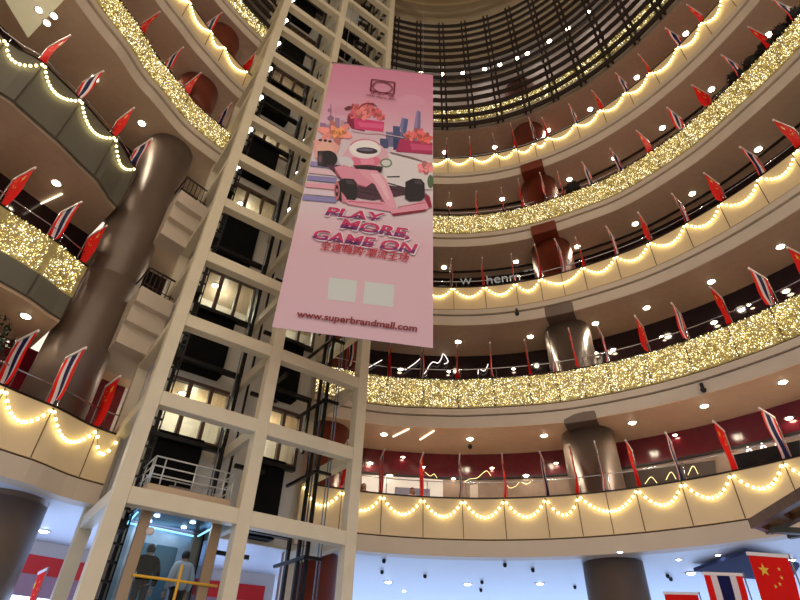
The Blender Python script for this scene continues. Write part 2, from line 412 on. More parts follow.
# lift cab at the bottom left bay
CZ = 1.12
cab = thing('lift_cab', 'glass lift cab with cool blue light in the bottom left bay of the cream tower', 'lift', (-6.47, 12.86, CZ), TA)
M_cabp = mat('cab_beige_post', (150, 128, 104), .3, .3); M_cabc = mat('cab_roof_cladding', (188, 164, 138), .35, .2)
c0, c1, s0, s1 = .62, 2.86, .42, 2.4
bm = bmesh.new(); bevbox(bm, c0, c1, s0, s1, 2.62, 3.1, .02); obj('roof', bm, M_cabc, cab)
bm = bmesh.new(); bevbox(bm, c0, c1, s0, s1, -.15, 0, .02); obj('cab_floor', bm, mat('cab_floor_grey', (90, 90, 95), .5), cab)
bm = bmesh.new(); box(bm, c0+.05, c1-.05, s0+.05, s1-.05, 2.56, 2.62); obj('cab_ceiling', bm, mat('cab_ceiling_steel', (84, 92, 108), .25, .4), cab)
for x, y in ((c0+.22, s0+.1), (c1-.22, s0+.1), (c0+.1, s1-.1), (c1-.1, s1-.1)):
    bm = bmesh.new(); bevbox(bm, x-.13, x+.13, y-.06, y+.06, 0, 2.6); obj('post', bm, M_cabp, cab)
M_cg = glass('cab_glass', (226, 234, 240), .015)
for (a, b, c_, d) in ((c0+.36, c1-.36, s0+.08, s0+.1), (c0+.02, c0+.04, s0+.2, s1-.2), (c1-.04, c1-.02, s0+.2, s1-.2)):
    bm = bmesh.new(); box(bm, a, b, c_, d, .05, 2.56); obj('glass_panel', bm, M_cg, cab)
bm = bmesh.new(); box(bm, c0+.2, c1-.2, s1-.06, s1, 0, 2.5)
obj('back_wall', bm, mat('cab_back_steel', (186, 204, 218), .3, .3, noise=.2, nscale=2), cab)
bm = bmesh.new()
for x in (1.1, 1.72): bevbox(bm, x, x+.58, s1-.12, s1-.07, 0, 2.1)
obj('cab_door', bm, mat('cab_door_teal', (96, 140, 160), .2, .5), cab)
bm = bmesh.new(); bevbox(bm, 1.3, 1.6, s1-.14, s1-.125, 1.25, 1.75, .004); obj('notice_panel', bm, mat('cab_notice', (200, 220, 220), emit=(190, 225, 230), estr=.6), cab)
for x, y in ((1.25, 1.2), (2.2, 1.2), (1.25, 1.9), (2.2, 1.9)):
    bm = bmesh.new(); lathe(bm, [(.07, -.02), (.07, .01)], 16, (x, y, 2.555)); obj('ceiling_lamp', bm, mat('cab_lamp_glow', (225, 240, 255), emit=(215, 235, 255), estr=14), cab)
bm = bmesh.new()
tube(bm, [(c0+.25, s1-.2, 2.48), (1.3, s1-.12, 2.5), (c1-.25, s1-.2, 2.44)], .025, 6); tube(bm, [(c0+.1, 1.0, 2.5), (c0+.15, s1-.3, 2.44)], .025, 6); tube(bm, [(c1-.1, 1.0, 2.5), (c1-.15, s1-.3, 2.44)], .025, 6)
obj('strip_light', bm, mat('cab_strip_glow', (170, 225, 255), emit=(150, 215, 255), estr=2.5), cab)
M_yel = mat('yellow_handrail', (226, 170, 36), .4)
bm = bmesh.new(); tube(bm, [(c0+.3, s0-.02, 1.02), (c1+.1, s0-.02, 1.02)], .032, 8); tube(bm, [(1.98, s0-.02, .0), (1.98, s0-.02, 1.38)], .035, 8); obj('handrail', bm, M_yel, cab)
bm = bmesh.new()
P8 = [(c0+.05, s0+.1), (c1-.03, s0+.1), (c1-.03, s1-.1), (c0+.05, s1-.1)]
for zz in (3.36, 3.58, 3.82):
    for k in range(4): a, b = P8[k], P8[(k+1) % 4]; tube(bm, [(a[0], a[1], zz), (b[0], b[1], zz)], .02, 6)
for k in range(4):
    a, b = P8[k], P8[(k+1) % 4]
    for f in (0, .12, .5, .88): tube(bm, [(a[0]+(b[0]-a[0])*f, a[1]+(b[1]-a[1])*f, 3.1), (a[0]+(b[0]-a[0])*f, a[1]+(b[1]-a[1])*f, 3.82)], .02, 6)
obj('roof_railing', bm, mat('silver_rail', (205, 205, 200), .35, .5), cab)
bm = bmesh.new(); bevbox(bm, 1.3, 1.9, 1.0, 1.6, 3.1, 3.32); box(bm, 2.0, 2.4, 1.1, 1.4, 3.1, 3.26); obj('roof_machine', bm, mat('machine_grey', (120, 112, 104), .5), cab)
bm = bmesh.new(); lathe(bm, [(0, -.1), (.08, -.07), (.1, 0), (.08, .07), (0, .1)], 14, (1.02, s0+.02, 2.0)); obj('reflected_lamp', bm, mat('lamp_reflection', (230, 215, 205), .4), cab)  # stands in for the reflection of a lamp, built as a pale ball

# ------------------------------------------------------------------ flags
M_red = mat('red_flag_cloth', (226, 30, 24), .9, spec=.1); M_fw = mat('white_flag_cloth', (222, 214, 218), .9, spec=.1); M_blue = mat('navy_flag_cloth', (30, 32, 80), .9, spec=.1)
M_star = mat('flag_star_yellow', (240, 190, 50), .6); M_pole = mat('flag_pole_grey', (150, 140, 135), .4, .5); M_sleeve = mat('flag_sleeve_white', (235, 228, 226), .6)
FW, FH = 1.05, 1.52
def wavy(u, v, s):   # v 0 top .. 1 bottom
    return .05*v*math.sin(u*7+s)+.05*v*math.sin(v*5+s*2), -.10*v*(1-u)*math.sin(s)
def cloth(kind, s):
    nx, nz = 12, 14; vs = []; fs = []; mi = []
    for j in range(nz+1):
        for i in range(nx+1):
            u, v = i/nx, j/nz; dy, dx = wavy(u, v, s)
            sq = 1-.28*v*v
            vs.append((FW*(.5+(u-.5)*sq)+dx+.06*v*math.sin(s+1), dy, -.04-FH*v))
    for j in range(nz):
        for i in range(nx):
            a = j*(nx+1)+i; fs.append((a, a+1, a+nx+2, a+nx+1))
            mi.append(0 if kind == 'c' else (0, 0, 1, 1, 2, 2, 2, 2, 1, 1, 0, 0)[i])
    return vs, fs, mi
def starmesh(s):
    bm = bmesh.new()
    def st(u, v, r):
        dy, dx = wavy(u, v, s); cx, cz = FW*(.5+(u-.5)*(1-.28*v*v))+dx+.06*v*math.sin(s+1), -.04-FH*v
        for side in (1, -1):
            c = bm.verts.new((cx, dy+.014*side, cz)); P = []
            for k in range(10):
                rr = r if k % 2 == 0 else r*.4; a = PI/2+k*PI/5
                P.append(bm.verts.new((cx+rr*math.cos(a), dy+.014*side, cz+rr*math.sin(a))))
            for k in range(10): bm.faces.new((c, P[k], P[(k+1) % 10]) if side < 0 else (c, P[(k+1) % 10], P[k]))
    st(.26, .2, .15)
    for u, v in ((.42, .40), (.56, .36), (.66, .27), (.66, .15)): st(.0+u, v+.02, .05)
    return bm
FP = {}
def proto_flag(kind, var):
    s = var*1.9+.4
    vs, fs, mi = cloth(kind, s)
    me = bpy.data.meshes.new('cloth'); me.from_pydata(vs, [], fs)
    for m in (M_red, M_fw, M_blue): me.materials.append(m)
    me.polygons.foreach_set('material_index', mi); me.polygons.foreach_set('use_smooth', [True]*len(fs)); me.update()
    parts = [('cloth', me)]
    def add(n, bm, m):
        q = bpy.data.meshes.new(n); bm.to_mesh(q); bm.free(); q.materials.append(m); parts.append((n, q))
    bm = bmesh.new(); bar(bm, (-.02, 0, 0), (FW+.02, 0, 0), .05, .075); add('sleeve', bm, M_sleeve)
    bm = bmesh.new(); tube(bm, [(FW+.06, 0, .05), (FW+.06, 0, -2.2)], .018, 6); tube(bm, [(FW+.07, 0, .0), (FW, 0, 0)], .018, 6); add('pole', bm, M_pole)
    if kind == 'c': add('star_emblem', starmesh(s), M_star)
    return parts
def flag(kind, pos, rz, label, group, var=0):
    key = (kind, var)
    if key not in FP: FP[key] = proto_flag(kind, var)
    t = thing('flag', label, 'flag', pos, rz, group)
    for n, me in FP[key]:
        o = bpy.data.objects.new(n, me); C.objects.link(o); o.parent = t
    return t
FLG = {2: [('t', -49.5), ('t', -44.6), ('c', -39.4), ('t', -15.0+.4), ('c', -10.1), ('t', -5.1), ('c', 0), ('t', 4.7), ('c', 10.1), ('t', 14.8), ('c', 18.5), ('t', 21.6), ('c', 25.2), ('t', 29.8), ('c', 35.1), ('t', 40.0), ('c', 45)],
       3: [('c', -63), ('c', -57.7), ('t', -51.6), ('c', -47.6), ('t', -10.4), ('c', -4.8), ('t', 0), ('c', 5), ('t', 9.8), ('c', 14.8), ('t', 18.2), ('c', 21.2), ('t', 25.1), ('c', 30.2), ('t', 35.1), ('c', 40.1), ('t', 45), ('c', 49.7)],
       4: [('c', -63.4), ('t', -57.8), ('c', -51.8), ('t', -47.3), ('c', 0), ('t', 4.7), ('c', 9.8), ('t', 14.6), ('c', 18.5), ('t', 21.8), ('c', 25), ('t', 29.9), ('c', 34.9), ('t', 40.2), ('c', 45.2), ('t', 50.7), ('c', 55.7)],
       5: [('c', -56.1), ('t', -50), ('c', -45.4), ('t', -38.6), ('t', 4.8), ('c', 9.8), ('t', 14.4), ('c', 17.6), ('t', 21.6), ('c', 24.6), ('t', 29), ('t', 34), ('c', 38.9), ('t', 44.5), ('c', 49.2), ('t', 54.8), ('c', 59.7), ('t', 64)],
       6: [('c', -52.5), ('t', -46.8), ('c', -37.8), ('t', 4.8), ('c', 9.4), ('t', 14.1), ('c', 17.9), ('t', 21.6), ('c', 24.1), ('t', 29.6), ('c', 34.3), ('t', 39.3), ('c', 44.1), ('t', 49.9), ('c', 54.6), ('t', 59)]}
NAMEK = {'c': 'starred red flag', 't': 'striped flag'}
def side_ord(ps, lst):
    left = ps < -25
    seq = sorted([q for q in lst if (q < -25) == left], key=lambda q: abs(q+26)); i = seq.index(ps)+1
    return ORD[i], ('left' if left else 'right')
for L, lst in FLG.items():
    bear = [b for _, b in lst]
    for kind, ps in lst:
        o, sd = side_ord(ps, bear)
        d = deflect(L, ps)
        flag(kind, ring(ps, (-.64 if 17 < ps < 23 or -16 < ps < -9 or (ps < -40 and ps > -46 and L == 2) else -.28)+d, H[L]+1.62), ringrot(ps)+math.radians(random.uniform(-5, 5)),
             '%s, %s flag %s of the lift tower on the %s' % (NAMEK[kind], o, sd, LEV[L]), 'flags along the %s' % LEV[L], random.randrange(3))
# big flags of the entrance bridge, bottom edge of the picture
for kind, a, b, h, lab in (('c', (8.45, 13.47), (9.47, 13.63), 3.0, 'large red flag with yellow stars at the lower right corner'),
                           ('t', (8.58, 15.93), (9.58, 15.94), 3.0, 'striped red white blue flag at bottom right, left of the large starred red one'),
                           ('c', (8.8, 19.06), (9.85, 19.0), 2.98, 'red flag peeking up from the bottom edge beside the wide grey column'),
                           ('c', (-10.6, 17.9), (-9.75, 16.9), 2.75, 'red flag with yellow stars at the lower left, between column and lift tower')):
    flag(kind, (a[0], a[1], h), math.atan2(b[1]-a[1], b[0]-a[0]), lab, None, 1)
gr = thing('bridge_railing', 'dark railing carrying the large flags at bottom right', 'railing', (9.2, 16.5, 0))
bm = bmesh.new(); tube(bm, [(.3, -6, .9), (.55, 5, .9)], .04, 8); obj('top_rail', bm, M_rail, gr)
for y in (-6, -3.5, -1, 1.5, 4): bm = bmesh.new(); tube(bm, [(.42+.022*y, y, -.1), (.42+.022*y, y, .9)], .03, 6); obj('post', bm, M_rail, gr)
bm = bmesh.new(); box(bm, 9.0, 12.5, 9, 22, -.35, -.1); struct(obj('floor', bm, M_corn))
for x, y in ((9.3, 10), (12.2, 10), (9.3, 21), (12.2, 21)): bm = bmesh.new(); box(bm, x-.15, x+.15, y-.15, y+.15, -1.6, -.35); struct(obj('trim_30', bm, M_corn))

# ------------------------------------------------------------------ garlands of bulbs
M_bulb = mat('warm_bulb', (255, 242, 190), emit=(255, 240, 168), estr=5.5); M_cord = mat('garland_cord', (120, 100, 60), .7)
bme = bpy.data.meshes.new('bulb'); bm = bmesh.new(); bmesh.ops.create_icosphere(bm, subdivisions=1, radius=.052); bm.to_mesh(bme); bm.free(); bme.materials.append(M_bulb)
def garland(L, a, b, label, n=12, sag=.66):
    d = lambda q: deflect(L, q)
    base = ring(a, -.09+d(a), H[L]-.06)
    t = thing('bulb_garland', label, 'string lights', base, 0, 'bulb garlands on the %s' % LEV[L])
    def pt(f):
        ps = a+(b-a)*f; q = ring(ps, -.09+d(ps), H[L]-.06-sag*(1-(2*f-1)**2)); return q-base
    bm = bmesh.new(); tube(bm, [pt(i/16) for i in range(17)], .009, 4); obj('cord', bm, M_cord, t)
    for i in range(n+1 if False else n):
        o = bpy.data.objects.new('bulb', bme); C.objects.link(o); o.parent = t; o.location = pt((i+.5)/n)
GN = {2: ([-54, -49.5, -44.6, -39.4, -37.0], [-15, -10.1, -5.1, -.1, 4.9, 9.9, 14.8, 18.6, 25.2, 30, 35, 40, 45]),
      4: ([-72, -67.3, -63.4, -57.8, -51.8, -47.3], [-5.1, 0, 4.7, 9.8, 14.6, 18.5, 25, 29.9, 34.9, 40.2, 45.2, 50.7, 55.7, 61]),
      6: ([-57.5, -52.5, -46.8, -43.5, -37.8], [-.1, 4.8, 9.4, 14.1, 17.9, 21.6, 24.1, 29.6, 34.3, 39.3, 44.1, 49.9, 54.6, 59, 64])}
for L, (lf, rt) in GN.items():
    for i, (a, b) in enumerate(zip(lf[:-1][::-1], lf[1:][::-1])):
        garland(L, a, b, 'swag of warm bulbs on the %s, %s swag left of the lift tower' % (LEV[L], ORD[i+1]), max(5, int(2.6*abs(b-a))), .62)
    for i, (a, b) in enumerate(zip(rt, rt[1:])):
        garland(L, a, b, 'swag of warm bulbs on the %s, %s swag right of the lift tower' % (LEV[L], ORD[i+1]), max(6, int(2.35*abs(b-a))), .62 if L == 2 else .58)

# ------------------------------------------------------------------ curtains of fairy lights
M_led = [mat('fairy_warm', (255, 240, 190), emit=(255, 236, 176), estr=2.4), mat('fairy_white', (255, 252, 240), emit=(255, 248, 230), estr=4.5), mat('fairy_yellow', (200, 182, 90), emit=(214, 194, 90), estr=1.3)]
def leds(L, a, b, dens, r, label, nodes, gap=.0, dfl=False):
    verts, faces, mi = [], [], []
    seg = frange(a, b, 1)
    for p0, p1 in zip(seg, seg[1:]):
        ln = (ring(p1)-ring(p0)).length
        for _ in range(int(ln*1.24*dens)):
            ps = random.uniform(p0, p1)
            if gap and min(abs(ps-n) for n in nodes) < gap: continue
            z = H[L]-.0-1.26*random.random()
            q = ring(ps, -.03-random.random()*.03+deflect(L, ps), z); k = len(verts)
            rr = r*random.uniform(.6, 1.3)
            verts += [(q.x+rr, q.y, q.z), (q.x-rr*.5, q.y+rr*.87, q.z), (q.x-rr*.5, q.y-rr*.87, q.z), (q.x, q.y, q.z+rr*1.3), (q.x, q.y, q.z-rr*1.3)]
            m = random.choices((0, 1, 2), (5, 2.2, 5))[0]
            for f in ((0, 1, 3), (1, 2, 3), (2, 0, 3), (1, 0, 4), (2, 1, 4), (0, 2, 4)): faces.append(tuple(k+i for i in f)); mi.append(m)
    o = raw('fairy_lights', verts, faces, M_led, fm=mi)
    tag(o, label, 'fairy lights', None, 'stuff')
leds(3, TR, 56, 360, .0135, 'dense curtain of gold fairy lights on the second balcony up, right of the lift tower', NR)
leds(3, -70, -47.4, 260, .015, 'sparkling gold and white fairy lights on the second balcony up, left of the big column', NL[3]+[-47.3], .35, True)
leds(5, -2, 72, 260, .015, 'curtain of gold fairy lights on the fourth balcony up, right of the banner', NR)
leds(5, -66, TL, 260, .015, 'curtain of gold fairy lights on the fourth balcony up, left of the lift tower', NL[5])
leds(7, -2, 80, 130, .022, 'gold fairy lights behind the dark slats on the sixth balcony up', NR)
leds(7, -60, TL, 130, .022, 'gold fairy lights on the highest balcony at the upper left', NL[7])

# ------------------------------------------------------------------ downlights
M_lens = mat('downlight_lens', (255, 244, 220), emit=(255, 238, 205), estr=28); M_lensc = mat('downlight_lens_cool', (240, 246, 255), emit=(236, 244, 255), estr=20); M_trim = mat('downlight_trim', (230, 225, 215), .4)
def mesh_of(name, bm, m):
    me = bpy.data.meshes.new(name); bm.to_mesh(me); bm.free(); me.materials.append(m); return me
bm = bmesh.new(); lathe(bm, [(0, -.06), (.09, -.045), (.15, 0)], 14); LENS = mesh_of('lens', bm, M_lens)
bm = bmesh.new(); lathe(bm, [(0, -.06), (.09, -.045), (.15, 0)], 14); LENSC = mesh_of('lens', bm, M_lensc)
bm = bmesh.new(); lathe(bm, [(.15, -.012), (.2, -.012), (.2, .01), (.15, .01)], 18); RIM = mesh_of('rim', bm, M_trim)
def downlight(p, label, group, cool=False, s=1):
    t = thing('downlight', label, 'downlight', p, 0, group)
    for n, me in (('lens', LENSC if cool else LENS), ('rim', RIM)):
        o = bpy.data.objects.new(n, me); C.objects.link(o); o.parent = t; o.scale = (s, s, s)
SPOT = {}
def spot(p, e, col=(1, .84, .62), size=150):
    key = (e, col, size)
    if key not in SPOT:
        l = bpy.data.lights.new('downlight_beam', 'SPOT'); l.energy = e; l.color = col; l.spot_size = math.radians(size); l.spot_blend = .6; l.shadow_soft_size = .1; SPOT[key] = l
    o = bpy.data.objects.new('downlight_beam', SPOT[key]); C.objects.link(o); o.location = (p[0], p[1], p[2]-.08)
DL = {3: (1.05, [-63, -50, -43, -5, 6.3, 15.7, 26.4, 34.6, 42.9, 51]), 4: (1.45, [-62, -53.9, -44, 5.4, 15.8, 24.9, 31.8, 40.2, 48.7, 57]),
      5: (1.85, [-56.9, -48.9, -41.5, 3.7, 15.3, 24.9, 33.8, 42.3, 51.8, 60]), 6: (1.7, [-58, -49.4, -42, 5, 14.4, 26.2, 34, 42.3, 50.7, 60.3, 68]),
      7: (1.75, [-50, -42, 4.5, 14.3, 24.7, 32.8, 41.9, 51.6, 60, 68])}
for L, (off, lst) in DL.items():
    for ps in lst:
        o, sd = side_ord(ps, lst); d = 0
        if L == 5 and ps < 0: off_ = 1.2
        else: off_ = off
        p = ring(ps, off_, H[L]-2.12)
        downlight(p, 'round ceiling downlight under the %s, %s lamp %s of lift tower' % (LEV[L], o, sd), 'downlights under the %s' % LEV[L])
        spot(p, 170 if L == 3 else 95)
for i, ps in enumerate([-.6, 4.3, 9.2, 14.2, 17.7, 21.7, 24.1, 29.3, 33.8, 38.7, 43.5, 48.5]):
    downlight(ring(ps, .0, 35.6), 'small lamp glowing between the dark slats, %s from the lift tower' % ORD[i+1], 'lamps in the slatted drum', s=1.0)
    bm = None
for i, (x, y) in enumerate([(388, 582), (467.5, 584), (540, 583.5), (691, 573), (678.5, 559.5), (718, 555), (44, 531), (404, 591), (790, 560), (620, 552)]):
    w = ('beside the lift tower foot', 'below the striped flags in the middle', 'left of the wide grey column', 'right of the wide grey column', 'between column and large flags', 'above the striped corner flag', 'beside the lower left column', 'second from the tower foot', 'at the right edge', 'just over the wide grey column')[i]
    downlight(ath(x, y, 4.08), 'cool white downlight in the blue-white lobby ceiling, %s' % w, 'downlights in the lobby ceiling', True, 1.1 if i not in (4, 5, 7, 9) else .6)
M_spk = mat('black_fitting', (20, 20, 24), .5)
for i, (x, y, w) in enumerate([(384, 562, 'nearest the tower'), (382, 573, 'under the tall spotlight'), (425, 577, 'near the middle left'), (482, 583, 'near the middle'), (481, 591, 'lowest in the middle'), (505, 566, 'below the cream band'), (533, 571, 'left of the grey column'), (575, 588, 'beside the grey column'), (668, 577, 'right of the grey column'), (671, 580, 'beside the red flag')]):
    p = ath(x, y, 4.0); bm = bmesh.new(); lathe(bm, [(.0, -.05), (.05, -.04), (.07, .0), (.07, .08)], 12)
    o = obj('ceiling_speaker', bm, M_spk); o.location = p; tag(o, 'small black fitting in the blue-white lobby ceiling, %s' % w, 'speaker', 'black ceiling fittings')
# linear lamps
for (x0, y0, x1, y1, h, w) in ((393, 437, 409, 429, 8.83, 'left one under the second balcony up'), (420, 440, 434, 431, 8.83, 'right one under the second balcony up'), (36, 206, 62, 194, 13.92, 'at the left under the third balcony up')):
    bm = bmesh.new(); bar(bm, ath(x0, y0, h), ath(x1, y1, h), .05, .03); tag(obj('linear_lamp', bm, mat('linear_glow', (255, 246, 225), emit=(255, 240, 210), estr=2.0)), 'thin white linear ceiling lamp, %s' % w, 'lamp')
# dome cameras
for (x, y, h, w) in ((470, 446, 8.80, 'under the second balcony up near the banner'), (517, 313, 13.9, 'on the cornice above the red-brown column'), (703, 389, 9.0, 'on the cornice at the right'), (52, 131, 15.0, 'on the shaded balcony side at upper left')):
    p = ath(x, y, h); bm = bmesh.new(); lathe(bm, [(0, -.13), (.07, -.11), (.1, -.04), (.1, .0), (.06, .02), (.06, .22)], 14); o = obj('security_camera', bm, M_spk); o.location = p
    tag(o, 'small black dome camera %s' % w, 'camera')

for ps in range(-10, 76, 12):  # point lights added behind the slats to brighten the gallery wall
    l = bpy.data.lights.new('gallery_fill', 'POINT'); l.energy = 85; l.color = (1, .96, .93); l.shadow_soft_size = .2
    for zz in (32.6, 38.5): o = bpy.data.objects.new('gallery_fill', l); C.objects.link(o); o.location = ring(ps, 1.3, zz)
# lift-lobby lamps (one per floor behind the tower windows)
for L in range(2, 8):
    l = bpy.data.lights.new('lobby_lamp', 'POINT'); l.energy = 55; l.color = (1, .93, .8); l.shadow_soft_size = .25
    for ps in (-30, -21): o = bpy.data.objects.new('lobby_lamp', l); C.objects.link(o); o.location = ring(ps, 1.9, H[L+1]-2.6)
    for i, ps in enumerate((-31, -22)):
        downlight(ring(ps, 1.6, H[L+1]-2.12), 'downlight in the lift lobby above the %s, behind the %s shaft' % (LEV[L], ('left', 'right')[i]), 'lift lobby downlights')
# cab light
l = bpy.data.lights.new('cab_light', 'AREA'); l.energy = 14; l.size = 1.6; l.color = (.86, .94, 1); o = bpy.data.objects.new('cab_light', l); C.objects.link(o)
q = cab.matrix_world if False else Matrix.Translation(cab.location) @ Matrix.Rotation(TA, 4, 'Z'); o.location = q @ Vector((1.74, 1.4, 2.5))

# ------------------------------------------------------------------ ground-level shops, with glowing window bands added to light the lobby ceiling
M_winfill = mat('shop_window_fill', (215, 228, 250), emit=(184, 212, 255), estr=3.8)
bm = bmesh.new(); sweep(bm, [(16.0, -1.6), (16.0, 4.09), (16.2, 4.09), (16.2, -1.6)], TR, 112, st=2.5); sweep(bm, [(6.2, 2.2), (6.2, 4.09), (6.4, 4.09), (6.4, 2.2)], -112, TR, st=2.5)
struct(obj('wall_ground', bm, M_white))
bm = bmesh.new(); sweep(bm, [(15.9, -1.2), (15.9, 2.6), (15.95, 2.6), (15.95, -1.2)], TR+2, 110, st=2.5)
sweep(bm, [(6.1, -1.2), (6.1, 2.4), (6.15, 2.4), (6.15, -1.2)], -110, -18, st=2.5); struct(obj('window_fill_1', bm, M_winfill))
bm = bmesh.new(); sweep(bm, [(6.0, 3.05), (6.0, 3.62), (6.15, 3.62), (6.15, 3.05)], -80, -16, st=2); tag(obj('fascia_sign', bm, mat('red_fascia', (214, 30, 26), .4)), 'plain red fascia band over the ground floor shop at lower left', 'sign')
bm = bmesh.new(); sweep(bm, [(6.02, 2.4), (6.02, 3.05), (6.15, 3.05), (6.15, 2.4)], -80, -16, st=2); tag(obj('shop_fascia', bm, mat('mauve_fascia', (168, 128, 142), .3)), 'mauve glossy band under the red fascia at lower left', 'panel')
# dark canopy below the lobby ceiling
P = [ath(x, y, 3.9) for x, y in ((694, 571), (748, 553), (800, 566), (790, 582), (740, 578))]
bm = bmesh.new(); b_ = [bm.verts.new(p) for p in P]; u_ = [bm.verts.new(p+Vector((0, 0, .1))) for p in P]; bm.faces.new(b_[::-1]); bm.faces.new(u_)
for i in range(5): bm.faces.new((b_[i], b_[(i+1) % 5], u_[(i+1) % 5], u_[i]))
tag(obj('ceiling_canopy', bm, mat('slate_canopy', (66, 74, 108), .9, spec=.05)), 'slate-blue canopy panel under the lobby ceiling behind the corner flags', 'canopy')

# wooden pergola at the right edge
M_wood = mat('dark_timber', (86, 58, 42), .5, noise=.25, nscale=5)
pg = thing('pergola', 'dark timber ladder-like pergola frame jutting in at the right edge', 'pergola', (0, 0, 0))
z = 3.35
def hp(x, y, zz=z): return ath(x, y, zz)
o0 = hp(756, 526); pg.location = o0
for (a, b, w) in (((753, 524), (812, 489), .16), ((768, 530), (826, 500), .16)):
    bm = bmesh.new(); A, B = hp(*a)-o0, hp(*b)-o0; bar(bm, A, B+(B-A)*1.2, w, .2); obj('beam', bm, M_wood, pg)
for f in (.02, .38, .8, 1.25):
    A = hp(753+59*f, 524-35*f)-o0; B = hp(768+58*f, 530-30*f)-o0
    bm = bmesh.new(); bar(bm, A, B, .14, .16); obj('rung', bm, M_wood, pg)
for (a, b) in (((772, 530), (830, 533)), ((788, 536), (840, 528))):
    bm = bmesh.new(); A, B = hp(a[0], a[1], 3.15)-o0, hp(b[0], b[1], 3.15)-o0; bar(bm, A, B+(B-A)*.8, .16, .12); obj('cross_beam', bm, mat('olive_timber', (62, 62, 48), .5), pg)
A = hp(868, 480)-o0
bm = bmesh.new(); bar(bm, (A.x, A.y, -.05), (A.x, A.y, -4.95), .2, .2); obj('post', bm, M_wood, pg)
bm = bmesh.new(); B = hp(860, 500)-o0; bar(bm, (A.x, A.y, -.1), (B.x, B.y, -.1), .15, .15); obj('cross_beam', bm, M_wood, pg)

# ------------------------------------------------------------------ shop fronts: signs and decorations
def ring_text(txt, ps, off, z, size, m, label, cat='sign', parent=None, tilt=0):
    cu = bpy.data.curves.new('lettering', 'FONT'); cu.body = txt; cu.size = size; cu.extrude = .02; cu.align_x = 'CENTER'
    o = bpy.data.objects.new('lettering', cu); C.objects.link(o)
    dg = bpy.context.evaluated_depsgraph_get(); me = bpy.data.meshes.new_from_object(o.evaluated_get(dg)); C.objects.unlink(o); bpy.data.objects.remove(o)
    me.materials.clear(); me.materials.append(m)
    q = bpy.data.objects.new('sign_lettering', me); C.objects.link(q); q.location = ring(ps, off, z); q.rotation_euler = (PI/2, tilt, ringrot(ps)-PI/2)
    return tag(q, label, cat)
M_neon = mat('white_neon', (245, 240, 235), emit=(250, 240, 235), estr=1.6); M_dim = mat('dim_letters', (190, 196, 194), emit=(190, 196, 194), estr=.25)
ring_text('W', 7.2, 2.7, 18.55, .6, M_dim, 'dim silver letter W on the dark shop front under the fourth balcony')
ring_text('henm', 13.0, 2.7, 18.5, .85, M_dim, 'dim silver letters on the dark shop front under the fourth balcony')
ring_text('de', 17.0, 2.7, 19.0, .55, M_dim, 'small silver letters beside the red-brown column, third balcony up')
ring_text('A A A', 38.5, 2.7, 7.35, .5, M_neon, 'small white letters on the dark shop front at the right, lowest balcony')
def squiggle(pts, r, m, label):
    q = []
    for i in range(len(pts)-1):
        a, b, c, d = pts[max(i-1, 0)], pts[i], pts[i+1], pts[min(i+2, len(pts)-1)]
        for k in range(6): f = k/6; q.append(.5*((2*b)+(c-a)*f+(2*a-5*b+4*c-d)*f*f+(3*b-a-3*c+d)*f**3))
    q.append(pts[-1]); bm = bmesh.new(); tube(bm, q, r, 5); tag(obj('light_ribbon', bm, m), label, 'light')
def onwall(x, y, off):
    d = ray(x, y).normalized(); lo, hi = 5, 60
    for _ in range(40):
        m_ = (lo+hi)/2; g = d*m_; X, Y = g.x-CX, g.y-CY
        v = ((ca*X+sa*Y)/(RA+off))**2+((-sa*X+ca*Y)/(RB+off))**2
        if v < 1: lo = m_
        else: hi = m_
    return d*lo
for i, (pts, lab) in enumerate((
    ([(424, 374), (427, 370), (429, 366), (433, 362), (438, 363), (441, 359), (443, 354), (446, 357), (448, 362), (444, 364)], 'curly white neon ribbon on the black shop front, second balcony up'),
    ([(478, 374), (479, 369), (484, 371), (487, 367), (488, 364)], 'small white neon curl on the black shop front, second balcony up'),
    ([(405, 370), (414, 364), (421, 358)], 'slanting white light line behind the red flag, second balcony up'),
    ([(366, 369), (382, 360)], 'slanting white light line beside the lift tower, second balcony up'))):
    squiggle([onwall(x, y, 2.6) for x, y in pts], .022, M_neon, lab)
M_fairy = mat('gold_ribbon', (250, 225, 160), emit=(250, 225, 160), estr=1.8)
for i, (pts, lab) in enumerate((
    ([(425, 472), (430, 476), (434, 474), (437, 478)], 'gold light sprig above the shopper, lowest balcony'),
    ([(464, 482), (470, 479), (477, 478), (483, 473), (487, 471), (491, 476)], 'gold light garland in the shop, lowest balcony'),
    ([(506, 484), (510, 488), (516, 486), (520, 482), (527, 484), (533, 480)], 'gold wavy light ribbon in the beige shop, lowest balcony'),
    ([(645, 484), (651, 477), (657, 483)], 'small lit tree shape in the dark shop, leftmost'), ([(666, 480), (671, 472), (676, 479)], 'small lit tree shape in the dark shop, middle'), ([(688, 475), (693, 466), (698, 474)], 'small lit tree shape in the dark shop, rightmost'))):
    squiggle([onwall(x, y, 2.4) for x, y in pts], .011, M_fairy, lab)
